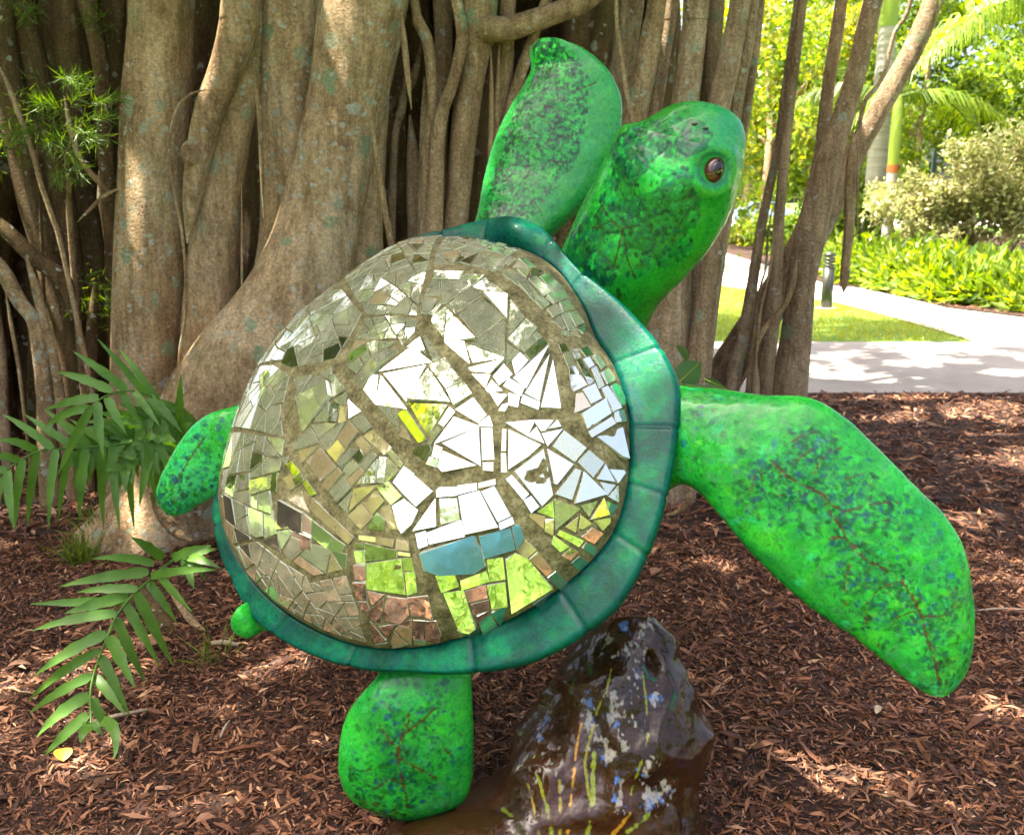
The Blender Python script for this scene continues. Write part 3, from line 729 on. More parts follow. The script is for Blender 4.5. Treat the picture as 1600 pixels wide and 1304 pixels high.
# ================================================================== background plants and things on the right
def tree_thing(name, label, base, trunk_top, tr, crown_c, crown_R, n, leaf, mat, seed, bark='bark_grey', clumps=46, cr=0.27, cat='tree', up=0.2, aspect=0.5, group=None, shell=0.25):
    t = empty(name, (base[0], base[1], 0), label, cat, group)
    base = np.array([base[0], base[1], -0.05]); top = np.array(trunk_top, float)
    g = np.random.default_rng(seed)
    V, F = tube([base, base * 0.5 + top * 0.5 + g.normal(0, 0.08, 3), top], [tr * 1.3, tr, tr * 0.7], 12, seed=seed, flute=0.08)
    obj('trunk', raw_mesh('trunk', V, F, M[bark]), t)
    C, R = clumpy(crown_c, crown_R, clumps, seed + 1, cr)
    for k in range(7):
        q = C[g.integers(len(C))]
        V, F = tube([top * 0.8 + base * 0.2, top * 0.5 + q * 0.5 + [0, 0, -0.1], q], [tr * 0.5, tr * 0.3, tr * 0.1], 7, seed=seed + k)
        obj('limb', raw_mesh('limb', V, F, M[bark]), t)
    P = blobs(C, R, n, seed + 2, shell)
    P = P[P[:, 2] > 0.05]
    V, F = leaves(P, leaf, seed + 3, up=up, aspect=aspect)
    obj('crown', raw_mesh('crown', V, F, M[mat], False), t)
    return t

def gx(px, Y): return (px - 800) / FPX * Y * math.cos(PITCH)
# trees that close the view to the right
TR = [
    # name, label, px, Y, crown centre z, crown radii, leaves, leaf size, material
    ('yellow_green_tree', 'sunny yellow-green tree left of the leaning stems, nearest the turtle head', 1190, 34, 5.2, (3.6, 3, 4.2), 9000, 0.34, 'foliage_b'),
    ('broadleaf_tree', 'bright green tree seen between the two thinnest leaning stems', 1262, 38, 6.2, (4.2, 3, 5.0), 9000, 0.38, 'foliage_d'),
    ('broadleaf_tree', 'tall dark green tree right behind the two palms', 1420, 33, 5.6, (5.0, 3, 5.4), 16000, 0.30, 'foliage_a'),
    ('broadleaf_tree', 'dark green tree at the right edge behind the pale shrub', 1580, 30, 5.2, (4.6, 3, 5.0), 13000, 0.30, 'foliage_a'),
    ('broadleaf_tree', 'mid green tree straight behind the thick leaning stem', 1335, 42, 6.5, (4.6, 3, 6.0), 11000, 0.36, 'foliage_d'),
    ('broadleaf_tree', 'far hazy tree showing low down beside the turtle head', 1165, 88, 5.5, (9, 4, 6.5), 7000, 0.7, 'foliage_d'),
    ('broadleaf_tree', 'far tree showing between thin stems and thick stem', 1290, 92, 7.0, (9, 4, 8), 7000, 0.7, 'foliage_b'),
]
for k, (nm, lb, px, Y, cz, R, n, ls, mt) in enumerate(TR):
    x = gx(px, Y)
    tree_thing(nm, lb, (x, Y), (x + 0.2, Y, cz * 0.8), 0.16 if Y < 60 else 0.3, (x, Y, cz), R, int(n * 0.72), ls * 0.85, mt, 200 + 10 * k, clumps=44, cr=0.25, group='trees closing the view on the right')
# far trees across the road behind the banyan, seen through its gaps
for k in range(5):
    x = -16 + 5.0 * k
    tree_thing('background_tree', 'green tree glimpsed between banyan stems, ' + ['far left', 'behind the big trunk', 'left of the raised flipper', 'behind the raised flipper', 'behind the turtle head'][k], (x, 24 + 2 * (k % 2)), (x, 24, 3), 0.15, (x, 24 + 2 * (k % 2), 4.4), (4, 2.5, 4.2), 7000, 0.2, 'foliage_b' if k % 2 else 'foliage_d', 300 + 10 * k, group='trees behind the banyan')

# pale sprawling shrub and neighbours in the planting bed
def shrub(name, label, px, py, Y, R, n, ls, mt, seed, group='shrubs in the planting bed', clumps=30, aspect=0.45, up=0.2):
    c = at(px, py, Y)
    t = empty(name, (c[0], c[1], 0), label, 'shrub', group)
    C, RR = clumpy((c[0], c[1], max(c[2], 0.3)), R, clumps, seed, 0.3)
    P = blobs(C, RR, n, seed + 1, 0.2); P = P[P[:, 2] > 0.02]
    V, F = leaves(P, ls, seed + 2, up=up, aspect=aspect)
    obj('foliage', raw_mesh('foliage', V, F, M[mt], False), t)
    g = np.random.default_rng(seed)
    for k in range(4):
        q = C[g.integers(len(C))]
        V, F = tube([(c[0] + g.normal(0, 0.1), c[1] + g.normal(0, 0.1), -0.05), (q + [c[0], c[1], 0]) / 2, q], [0.03, 0.022, 0.01], 6, seed=seed + k)
        obj('stem', raw_mesh('stem', V, F, M['bark_grey']), t)
    return t
shrub('pale_shrub', 'big pale cream-leaved shrub at right edge above the green ground cover', 1560, 290, 20.5, (1.9, 1.2, 1.35), 11000, 0.13, 'foliage_c', 400, clumps=60)
shrub('pale_shrub', 'pale shrub just right of the palm trunks', 1450, 335, 20.5, (1.2, 1.0, 0.85), 6500, 0.12, 'foliage_c', 410, clumps=40)
shrub('green_shrub', 'bright green shrub above the pale ones at the right edge', 1520, 205, 24, (1.8, 1.2, 1.2), 5000, 0.16, 'foliage_d', 420)
shrub('green_shrub', 'dark green shrub behind the hanging dead root', 1335, 345, 23, (1.4, 1.0, 1.0), 5500, 0.15, 'foliage_a', 430)
shrub('green_shrub', 'small yellow-green shrub left of the thin stems across the path', 1150, 372, 36, (1.6, 1.2, 0.6), 3500, 0.2, 'foliage_b', 440)
shrub('green_shrub', 'dark bush between the leaning stems across the path', 1262, 375, 30, (2.2, 1.2, 0.8), 4500, 0.2, 'foliage_a', 450)
# leafy ground cover along the bed: reads as one mass
g = np.random.default_rng(77)
PP = []; DD = []
edge_px = [(1338, 446), (1400, 457), (1450, 468), (1500, 477), (1560, 485), (1640, 494), (1720, 502)]
for k in range(210):
    t = g.random() * (len(edge_px) - 1); i = int(t); f_ = t - i
    e = ground(edge_px[i][0] * (1 - f_) + edge_px[i + 1][0] * f_, edge_px[i][1] * (1 - f_) + edge_px[i + 1][1] * f_)
    d = 0.55 + 3.8 * g.random(); q = e + np.array([0.15 * d, d, 0]); h = 0.22 + 0.42 * g.random() ** 1.5 + 0.09 * d
    n = 95
    dr = g.normal(0, 1, (n, 3)); dr[:, 2] = np.abs(dr[:, 2]) * 0.9 + 0.15; dr /= np.linalg.norm(dr, axis=1)[:, None]
    r_ = g.random(n)[:, None] ** 0.6
    PP.append(q + dr * r_ * [0.42, 0.42, h]); DD.append(dr)
V, F = leaves(np.concatenate(PP), 0.24, 78, up=0.2, aspect=0.32, dirs=np.concatenate(DD))
tag(obj('ground_cover', raw_mesh('ground_cover', V, F, M['foliage_d'], False)), 'dense bright green leafy ground cover along the planting bed edge', 'plants', kind='stuff')
obj('bed_mulch', chips('bed_mulch', 6000, (5.2, 14), (12.5, 19), 0.05, 0.16, 79, lambda P: P[:, 0] * 0, dens=lambda P, g: P[:, 1] > np.interp(P[:, 0], [q[0] for q in bed_poly[:7]][::1], [q[1] for q in bed_poly[:7]]) + 0.05), kind='stuff')

# grass of the wedge between road and path, and the lawn behind the photographer
def inside(P, poly):
    x, y = P[:, 0], P[:, 1]; ins = np.zeros(len(P), bool); j = len(poly) - 1
    for i in range(len(poly)):
        xi, yi = poly[i]; xj, yj = poly[j]
        c = ((yi > y) != (yj > y)) & (x < (xj - xi) * (y - yi) / (yj - yi + 1e-12) + xi)
        ins ^= c; j = i
    return ins
def grass(name, poly, n, h, seed, z=-0.03, mat='foliage_b', **kw):
    g = np.random.default_rng(seed); A = np.array(poly)
    P = np.stack([g.uniform(A[:, 0].min(), A[:, 0].max(), n), g.uniform(A[:, 1].min(), A[:, 1].max(), n), np.full(n, z)], 1)
    P = P[inside(P, poly)]
    V, F = leaves(P, h, seed, up=0.0, aspect=0.12, dirs=np.tile([0, 0, 1.2], (len(P), 1)))
    return tag(obj(name, raw_mesh(name, V, F, M[mat], False)), kind='stuff', **kw)
wedge = [(-3.0, 11.4), tuple(G(1525, 531)), tuple(G(1470, 513)), tuple(G(1420, 499)), tuple(G(1365, 485)), tuple(G(1310, 471)), tuple(G(1220, 457)), tuple(G(1115, 443)), tuple(G(1000, 430))]
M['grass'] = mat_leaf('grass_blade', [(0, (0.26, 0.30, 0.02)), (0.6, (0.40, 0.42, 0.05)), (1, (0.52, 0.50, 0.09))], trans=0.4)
M['grass_back'] = mat_leaf('lawn_blade', [(0, (0.05, 0.11, 0.01)), (0.6, (0.11, 0.20, 0.02)), (1, (0.22, 0.28, 0.05))], trans=0.4)  # greener blades for the lawn behind the camera
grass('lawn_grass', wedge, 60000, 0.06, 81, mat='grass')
grass('lawn_grass', [(-4, 1.05), (-1, 0.9), (1, 1.1), (4, 1.0), (6, -6.4), (-6, -7.0)], 40000, 0.14, 82, mat='grass_back')

# bollard light
bp = ground(1291, 480)
bol = empty('bollard_light', (bp[0], bp[1], 0), 'short dark metal bollard light with louvred top on the grass', 'bollard')
hb = 0.83
m1 = MB(); m1.lathe([(0.001, -0.05), (0.085, -0.05), (0.085, hb * 0.72), (0.001, hb * 0.72)], (bp[0], bp[1], 0), 24)
obj('post', m1.mesh('post', M['bollard']), bol)
for k in range(3):
    m1 = MB(); z0 = hb * (0.745 + 0.06 * k)
    m1.lathe([(0.001, z0), (0.092, z0), (0.092, z0 + 0.022), (0.05, z0 + 0.03), (0.001, z0 + 0.03)], (bp[0], bp[1], 0), 24)
    obj('louvre', m1.mesh('louvre', M['bollard']), bol)
m1 = MB(); m1.lathe([(0.055, hb * 0.72), (0.055, hb * 0.92)], (bp[0], bp[1], 0), 20)
obj('lens', m1.mesh('lens', M['lens_pale']), bol)
m1 = MB(); m1.lathe([(0.001, hb * 0.92), (0.09, hb * 0.92), (0.088, hb * 0.95), (0.07, hb * 0.985), (0.035, hb * 1.003), (0.001, hb * 1.006)], (bp[0], bp[1], 0), 24)
obj('dome_cap', m1.mesh('dome_cap', M['bollard']), bol)
m1 = MB(); m1.lathe([(0.001, -0.03), (0.16, -0.03), (0.16, -0.012), (0.001, -0.012)], (bp[0], bp[1], 0.01), 20)
obj('footing', m1.mesh('footing', M['concrete'], False), bol)

# palms
def frond(parent, root, azim, length, droop, seed, mat='foliage_d', lw=0.045, ll=0.75, lift=0.6, nl=60):
    g = np.random.default_rng(seed)
    d = np.array([math.cos(azim), math.sin(azim), 0]); t = np.linspace(0, 1, 14)
    C = np.array(root)[None] + d[None] * (length * t)[:, None] + np.array([0, 0, 1])[None] * (length * (lift * t - droop * t ** 2))[:, None]
    mb = MB()
    V, F = tube(C, np.linspace(0.05, 0.008, 14), 5, nlen=14, lumps=0); mb.add(V, F)
    T = np.gradient(C, axis=0); T /= np.linalg.norm(T, axis=1)[:, None]
    sd = np.cross(T, [0, 0, 1.0]); sd /= np.linalg.norm(sd, axis=1)[:, None]
    LV = []; 
    for k in range(nl):
        u = 0.12 + 0.88 * k / nl; i = min(int(u * 13), 12); f_ = u * 13 - i
        c = C[i] * (1 - f_) + C[i + 1] * f_; L = ll * math.sin(math.pi * min(1, u * 0.8 + 0.2)) ** 0.6 * g.uniform(0.8, 1.1) + 0.1
        for s in (-1, 1):
            dd = unit(sd[i] * s + T[i] * 0.55 + [0, 0, g.uniform(-0.15, 0.25)])
            mid = c + dd * L * 0.5 + [0, 0, -0.05 * L]; tip = c + dd * L * 0.85 + [0, 0, -0.5 * L]
            w = T[i] * lw
            LV += [[c - w * 0.4, c + w * 0.4, mid + w * 0.6, mid - w * 0.6], [mid - w * 0.6, mid + w * 0.6, tip + w * 0.08, tip - w * 0.08]]
    LV = np.array(LV).reshape(-1, 3); mb.add(LV, np.arange(len(LV)).reshape(-1, 4))
    return obj('frond', mb.mesh('frond', M[mat], False), parent)

def palm(name, label, px, Y, h, r0, r1, mat, seed, shaft=None, band=None, nf=10, flen=3.2, az=None, **kw):
    x = gx(px, Y); t = empty(name, (x, Y, 0), label, 'palm', 'palms in the planting bed')
    m1 = MB(); zs = np.linspace(-0.05, h, 40)
    rr = r1 + (r0 - r1) * (1 - zs / h) ** 1.5
    m1.lathe([(r_ * (1 + 0.015 * (k % 2)), z) for k, (r_, z) in enumerate(zip(rr, zs))], (x, Y, 0), 18)
    obj('trunk', m1.mesh('trunk', M[mat]), t)
    if band:
        m1 = MB(); m1.lathe([(r1 * 1.08, h), (r1 * 1.1, h + band)], (x, Y, 0), 18); obj('sheath_base', m1.mesh('sheath_base', M['palm_orange']), t)
        h = h + band
    if shaft:
        m1 = MB(); m1.lathe([(r1 * 1.05, h), (r1 * 1.1, h + shaft * 0.3), (r1 * 0.8, h + shaft), (0.01, h + shaft + 0.1)], (x, Y, 0), 18)
        obj('crownshaft', m1.mesh('crownshaft', M['palm_green']), t)
        h = h + shaft
    g = np.random.default_rng(seed)
    for k in range(nf):
        a = (2 * math.pi * k / nf + g.uniform(-0.2, 0.2)) if az is None else az[k]
        frond(t, (x, Y, h), a, flen * g.uniform(0.85, 1.1), g.uniform(0.55, 0.95), seed + k, lift=g.uniform(0.35, 0.75), **kw)
    return t
palm('royal_palm', 'tall palm with thick smooth whitish trunk', 1366, 23, 5.3, 0.26, 0.19, 'palm_trunk', 500, shaft=1.3, nf=9, flen=3.6)
palm('slender_palm', 'slim palm with orange ring and yellow-green crownshaft beside the white trunk', 1391, 21.5, 2.15, 0.13, 0.11, 'palm_trunk', 520, shaft=1.35, band=0.16, nf=5, flen=2.6, az=[-0.15, 0.35, 1.3, 1.9, 2.6], lw=0.03, ll=0.6)
palm('drooping_palm', 'palm whose long drooping fronds hang in at the upper right corner', 1680, 18, 4.0, 0.15, 0.12, 'palm_trunk', 540, shaft=0.8, nf=9, flen=3.8, az=[3.3, 2.9, 3.7, 2.4, 4.2, 1.2, 0.2, 5.4, 4.8], ll=0.8)

# thin dark post among the trees, far parked car
pp = at(1455, 300, 26)
m1 = MB(); m1.box((pp[0], pp[1], 1.55), 0.09, 0.09, 3.1)
pst = empty('lamp_post', (pp[0], pp[1], 0), 'thin dark green post standing among the trees right of the palms', 'post')
obj('pole', m1.mesh('pole', M['sign_green'], False), pst)
m1 = MB(); m1.box((pp[0], pp[1], 3.14), 0.16, 0.16, 0.06)
obj('cap', m1.mesh('cap', M['sign_green'], False), pst)

cx, cy = gx(1196, 66), 66.0
car = empty('parked_car', (cx, cy, 0), 'tiny blue-grey car on the far road beside the turtle head', 'car')
def prism(prof, y0, y1, x, y):
    n = len(prof); V = [(x + a, y + y0, b) for a, b in prof] + [(x + a, y + y1, b) for a, b in prof]
    F = [tuple(range(n))[::-1], tuple(range(n, 2 * n))] + [(i, (i + 1) % n, n + (i + 1) % n, n + i) for i in range(n)]
    return V, F
body = [(-2.2, 0.3), (2.2, 0.3), (2.25, 0.75), (1.3, 0.95), (0.7, 1.42), (-0.9, 1.45), (-1.7, 0.98), (-2.25, 0.9)]
V, F = prism(body, -0.85, 0.85, cx, cy)
obj('body', raw_mesh('body', V, F, M['car_paint'], False), car)
V, F = prism([(-1.5, 0.98), (1.1, 0.98), (0.62, 1.36), (-0.85, 1.38)], -0.87, 0.87, cx, cy)
obj('window', raw_mesh('window', V, F, M['dark_glass'], False), car)
for dx in (-1.4, 1.4):
    for dy in (-0.8, 0.8):
        m1 = MB(); m1.lathe([(0.001, -0.1), (0.32, -0.1), (0.32, 0.1), (0.001, 0.1)], (0, 0, 0), 16)
        V = np.concatenate(m1.V)[:, [0, 2, 1]] + [cx + dx, cy + dy, 0.32]
        obj('wheel', raw_mesh('wheel', V, m1.F, M['tyre']), car)

# ================================================================== what stands behind and beside the photographer (seen in the mirrors)
for k, (x, y, h, rx) in enumerate([(-24, -26, 9, 7), (-10, -34, 8, 7), (4, -36, 9, 7), (17, -30, 8, 6), (27, -22, 9, 7), (-17, -9, 9, 5), (-21, 2, 10, 6), (-14, 8, 8, 4.5), (22, -8, 8, 5), (-9.5, -1.0, 9, 3.2), (-10, 4.2, 9, 3.2)]):
    tree_thing('lawn_tree', 'spreading green tree across the lawn, seen in the mirror tiles', (x, y), (x, y, h * 0.45), 0.25, (x, y, h * 0.58), (rx, rx * 0.8, h * 0.45), 3600, 0.7, ['foliage_d', 'foliage_a', 'foliage_b'][k % 3], 600 + 10 * k, clumps=44, group='trees across the lawn')

# ================================================================== the turtle
turtle = empty('turtle_sculpture', at(960, 1230, 2.25) * [1, 1, 0] + np.array([0, 0, 0.45]), 'big painted green sea turtle sculpture with mirror mosaic shell', 'sculpture')

def project(P):
    q = np.asarray(P) - CAM; z = q @ _f
    return np.stack([800 + FPX * (q @ _r) / z, 652 - FPX * (q @ _u) / z], -1)

class Loft:
    """skin between a left and a right outline; knows its own surface for painting"""
    def __init__(s, st, Y, tf, tb, nu=220, nv=180, ex=1.0, ey=1.0, dY=(0, 0), nb=44):
        k = len(st)
        Yk = np.interp(np.linspace(0, 1, k), np.linspace(0, 1, len(Y)), Y)
        tfk = np.interp(np.linspace(0, 1, k), np.linspace(0, 1, len(tf)), tf); tbk = np.interp(np.linspace(0, 1, k), np.linspace(0, 1, len(tb)), tb)
        rows = [np.concatenate([at(*l, y + dY[0]), at(*r_, y + dY[1]), [a, b]]) for (l, r_), y, a, b in zip(st, Yk, tfk, tbk)]
        R = catmull(rows, nu)
        L3, R3 = R[:, :3], R[:, 3:6]
        C = (L3 + R3) / 2; W = (R3 - L3) / 2
        Cs = C.copy()
        for _ in range(8): Cs[1:-1] = (Cs[:-2] + Cs[2:] + 2 * Cs[1:-1]) / 4
        T = np.gradient(Cs, axis=0); Tn = np.cross(W, T); Tn /= np.linalg.norm(Tn, axis=1)[:, None] + 1e-9
        sg = np.sign(((CAM - C) * Tn).sum(1)); Tn *= np.where(sg == 0, 1, sg)[:, None]
        nf_ = nv - nb
        lf = np.linspace(1, -1, nf_); vf = 0.6 * lf + 0.4 * np.cos(np.linspace(0, np.pi, nf_))
        vb = -np.cos(np.linspace(0, np.pi, nb + 2)[1:-1]) 
        ph = np.concatenate([np.arccos(np.clip(vf, -1, 1)), 2 * np.pi - np.arccos(np.clip(vb, -1, 1))])
        cx = np.cos(ph); sy = np.sign(np.sin(ph)) * np.abs(np.sin(ph)) ** (ey * 0.9)
        tb_, tf_ = R[:, 7], R[:, 6]
        th = np.where(sy[None] > 0, tf_[:, None], tb_[:, None]) * sy[None]
        V = C[:, None] + W[:, None] * cx[None, :, None] + Tn[:, None] * th[..., None]
        V = np.concatenate([V, np.repeat(V[-1].mean(0)[None, None], nv, 1)], 0)
        s.nu, s.nv = nu + 1, nv
        s.V = V.reshape(-1, 3); s.u = np.repeat(np.linspace(0, 1, nu + 1), nv); s.v = np.tile(cx, nu + 1); s.front = np.tile(sy, nu + 1) > -0.05
        i = (np.arange(s.nu - 1)[:, None] * nv + np.arange(nv)[None]).ravel(); j = (np.arange(s.nu - 1)[:, None] * nv + (np.arange(nv)[None] + 1) % nv).ravel()
        s.F = np.stack([i, j, j + nv, i + nv], 1)
        s.N = np.concatenate([(np.broadcast_to(Tn[:, None], (nu, nv, 3)) * sy[None, :, None] * 1.0 + W[:, None] / (np.linalg.norm(W, axis=1)[:, None, None] + 1e-9) * cx[None, :, None] * 0.7), np.tile(Tn[-1], (1, nv, 1))], 0).reshape(-1, 3)
        s.N /= np.linalg.norm(s.N, axis=1)[:, None] + 1e-9
        s.col = np.zeros_like(s.V)
        s.prep()
    def prep(s):
        s.px = project(s.V); s.fi = np.where(s.front)[0]
    def base(s, *cols, scale=9, seed=0, sharp=1.6):
        n = np.clip(0.5 + sharp * 0.5 * fbm(s.V, scale, 3, seed), 0, 0.9999) * (len(cols) - 1)
        i = n.astype(int); f = (n - i)[:, None]; c = np.array(cols)
        s.col = c[i] * (1 - f) + c[i + 1] * f
    def find(s, x, y):
        d = ((s.px[s.fi] - [x, y]) ** 2).sum(1); return s.V[s.fi[np.argmin(d)]]
    def mix(s, a, c):
        a = np.clip(a, 0, 1)[:, None]; s.col = s.col * (1 - a) + np.asarray(c) * a
    def stroke(s, pts, w, c, seed=0, alpha=0.9, rag=0.6):
        w = w / 1537 * 2.3
        P = [s.find(*p) for p in pts]
        d = np.full(len(s.V), 9.0)
        for a, b in zip(P[:-1], P[1:]):
            ab = b - a; t = np.clip(((s.V - a) @ ab) / (ab @ ab + 1e-9), 0, 1)
            d = np.minimum(d, np.linalg.norm(s.V - a - t[:, None] * ab, axis=1))
        wn = w * (1 + rag * vnoise(s.V, 130, seed + 5))
        s.mix(alpha * np.clip((wn - d) / (0.35 * w) + 0.3, 0, 1), c)
    def dab_at(s, c, L, W, col, al_, g, seed):
        near = np.where(np.abs(s.V - c).max(1) < L * 1.4)[0]
        if len(near) < 2: return
        d1 = unit(g.normal(0, 1, 3)); d = s.V[near] - c
        a = d @ d1; b2 = (d * d).sum(1) - a * a
        q = (a / L) ** 2 + b2 / W ** 2 + 0.5 * vnoise(s.V[near], 160, seed)
        al = np.clip((1 - q) * 2, 0, 1)[:, None] * al_
        s.col[near] = s.col[near] * (1 - al) + np.asarray(col) * al
    def leafy(s, strokes, per, lo, hi, spread, cols, seed, alpha=0.85):
        g = np.random.default_rng(seed)
        for ps, w in strokes:
            ps = np.array(ps, float)
            ln = np.linalg.norm(np.diff(ps, axis=0), axis=1).sum()
            for k in range(int(per * ln / 40) + 1):
                i = g.integers(len(ps) - 1); t = g.random(); x, y = ps[i] * (1 - t) + ps[i + 1] * t + g.normal(0, spread, 2)
                L = g.uniform(lo, hi) / 1537 * 2.3
                s.dab_at(s.find(x, y), L, L * g.uniform(0.3, 0.6), cols[g.integers(len(cols))], alpha * g.uniform(0.6, 1), g, seed)
    def dabs(s, n, lo, hi, cols, where, seed, alpha=0.8, asp=0.45, seeds=None):
        g = np.random.default_rng(seed)
        idx = np.where(where & s.front)[0] if where is not None else s.fi
        if len(idx) == 0: return
        for k in range(n):
            c = s.V[idx[g.integers(len(idx))]]
            L = g.uniform(lo, hi) / 1537 * 2.3; W = L * asp * g.uniform(0.6, 1.4)
            near = np.where(np.abs(s.V - c).max(1) < L * 1.4)[0]
            if len(near) < 2: continue
            d1 = unit(g.normal(0, 1, 3)); d = s.V[near] - c
            a = d @ d1; b2 = (d * d).sum(1) - a * a
            q = (a / L) ** 2 + b2 / W ** 2 + 0.5 * vnoise(s.V[near], 160, seed)
            al = np.clip((1 - q) * 2, 0, 1)[:, None] * alpha * g.uniform(0.6, 1)
            s.col[near] = s.col[near] * (1 - al) + np.asarray(cols[g.integers(len(cols))]) * al
    def build(s, name, parent, mat='paint', **kw):
        if mat == 'paint': s.V = s.V + s.N * (0.0035 * fbm(s.V, 11, 3, 5) + 0.0012 * fbm(s.V, 45, 2, 6))[:, None]
        return obj(name, raw_mesh(name, s.V, s.F, M[mat], True, colors=np.clip(s.col, 0, 1)), parent, **kw)

BR = lin(36, 166, 48); GR = lin(20, 128, 46); DG = lin(8, 84, 34); TE = lin(4, 84, 70); BL = lin(8, 66, 96); OL = lin(58, 160, 34); BN = lin(74, 40, 22); SG = lin(52, 130, 78); DT = lin(2, 42, 36); PK = lin(120, 165, 120)

# --- carapace plane and dome
n_c = unit(-0.38 * _r + 0.37 * _u - 0.85 * _f)
O_c = at(690, 700, 2.4)
e1 = unit(np.cross([0, 0, 1.0], n_c)); e2 = np.cross(n_c, e1)
def on_plane(px, py, h=0.0):
    d = ray(px, py); return CAM + d * (((O_c + n_c * h - CAM) @ n_c) / (d @ n_c))
def ab(P): return np.stack([(P - O_c) @ e1, (P - O_c) @ e2], -1)
INNER = [(650, 385), (700, 380), (760, 383), (800, 392), (850, 407), (876, 427), (900, 462), (916, 488), (923, 510), (931, 533), (955, 563), (970, 597), (981, 640), (984, 700), (979, 770), (962, 830), (922, 880), (872, 922), (800, 966), (720, 996), (640, 1012), (570, 1010), (500, 985), (430, 940), (385, 890), (360, 840), (350, 790), (360, 735), (385, 655), (425, 570), (480, 505), (545, 455), (602, 412)]
OUTER = [(650, 372), (700, 360), (755, 345), (800, 338), (850, 358), (884, 400), (910, 428), (952, 458), (1000, 503), (1040, 553), (1062, 600), (1058, 680), (1047, 745), (1035, 800), (1010, 870), (965, 950), (900, 1000), (830, 1035), (740, 1050), (640, 1049), (540, 1040), (470, 1015), (400, 970), (365, 910), (341, 850), (333, 790), (352, 735), (382, 655), (422, 570), (478, 505), (543, 455), (600, 410)]
A_in = ab(np.array([on_plane(*p) for p in INNER])); A_out = ab(np.array([on_plane(*p) for p in OUTER]))
c_c = A_in.mean(0)
def polar_fn(A, smooth=6):
    d = A - c_c; th = np.arctan2(d[:, 1], d[:, 0]); r_ = np.linalg.norm(d, axis=1); o = np.argsort(th); th, r_ = th[o], r_[o]
    T = np.concatenate([th - 2 * np.pi, th, th + 2 * np.pi]); R = np.tile(r_, 3)
    X = np.linspace(-np.pi, np.pi, 721)[:-1]; Yv = np.interp(X, T, R)
    kern = np.exp(-0.5 * (np.arange(-20, 21) / smooth) ** 2); kern /= kern.sum()
    Ys = np.convolve(np.concatenate([Yv[-20:], Yv, Yv[:20]]), kern, 'valid')
    return lambda t: np.interp((np.asarray(t) + np.pi) % (2 * np.pi) - np.pi, np.append(X, np.pi), np.append(Ys, Ys[0]))
R_in, R_out = polar_fn(A_in), polar_fn(A_out, 4)
H_c = 0.25
def dome_h(rho): return H_c * np.maximum(1 - np.asarray(rho) ** 2.3, 0) ** 0.55
def dome_pt(th, rho, lift=0.0):
    th = np.asarray(th, float); rho = np.asarray(rho, float); r_ = rho * R_in(th)
    return O_c + (c_c[0] + r_ * np.cos(th))[..., None] * e1 + (c_c[1] + r_ * np.sin(th))[..., None] * e2 + (dome_h(rho) + lift)[..., None] * n_c
nt_, nr_ = 220, 110
rho_g = 1 - (1 - np.linspace(0, 1, nr_)) ** 1.6
TH, RH = np.meshgrid(np.linspace(0, 2 * np.pi, nt_, endpoint=False), rho_g)
DV = dome_pt(TH, RH).reshape(-1, 3)
i = (np.arange(nr_ - 1)[:, None] * nt_ + np.arange(nt_)[None]).ravel(); j = (np.arange(nr_ - 1)[:, None] * nt_ + (np.arange(nt_)[None] + 1) % nt_).ravel()
DF = np.stack([i, i + nt_, j + nt_, j], 1)
bvh = BVHTree.FromPolygons([tuple(v) for v in DV], [tuple(f) for f in DF.tolist()])
DV2 = DV + n_c * (0.004 * fbm(DV, 30, 3, 9))[:, None] * (RH.ravel() < 0.999)[:, None]
shell = obj('shell_dome', raw_mesh('shell_dome', DV2, DF, M['grout']), turtle, label='olive grey cement dome between the mirror tiles')

def cast(px, py):
    d = Vector(ray(px, py)).normalized()
    loc, nor, idx, dist = bvh.ray_cast(Vector(CAM), d)
    if loc is None:
        return None
    return np.array(loc)
def to_polar(P):
    a = ab(P) - c_c; th = math.atan2(a[1], a[0]); h = (P - O_c) @ n_c
    return th, min(1.0, np.linalg.norm(a) / float(R_in(th)))
def dome_normal(P):
    th, rho = to_polar(P); e = 0.01; rho = min(max(rho, 0.02), 0.97)
    a = dome_pt(th + e, rho) - dome_pt(th - e, rho); b = dome_pt(th, rho + e) - dome_pt(th, rho - e)
    n = unit(np.cross(a, b)); return n if n @ n_c > 0 else -n
# arc-length chart for the tiles laid by rule
_rg = np.linspace(0, 1, 400); _s = np.concatenate([[0], np.cumsum(np.hypot(np.diff(_rg) * 0.52, np.diff(dome_h(_rg))))])
def to_chart(P): th, rho = to_polar(P); s_ = np.interp(rho, _rg, _s); return np.array([s_ * math.cos(th), s_ * math.sin(th)])
def from_chart(q):
    s_ = math.hypot(*q); th = math.atan2(q[1], q[0]); return dome_pt(np.array(th), np.array(float(np.interp(s_, _s, _rg))))

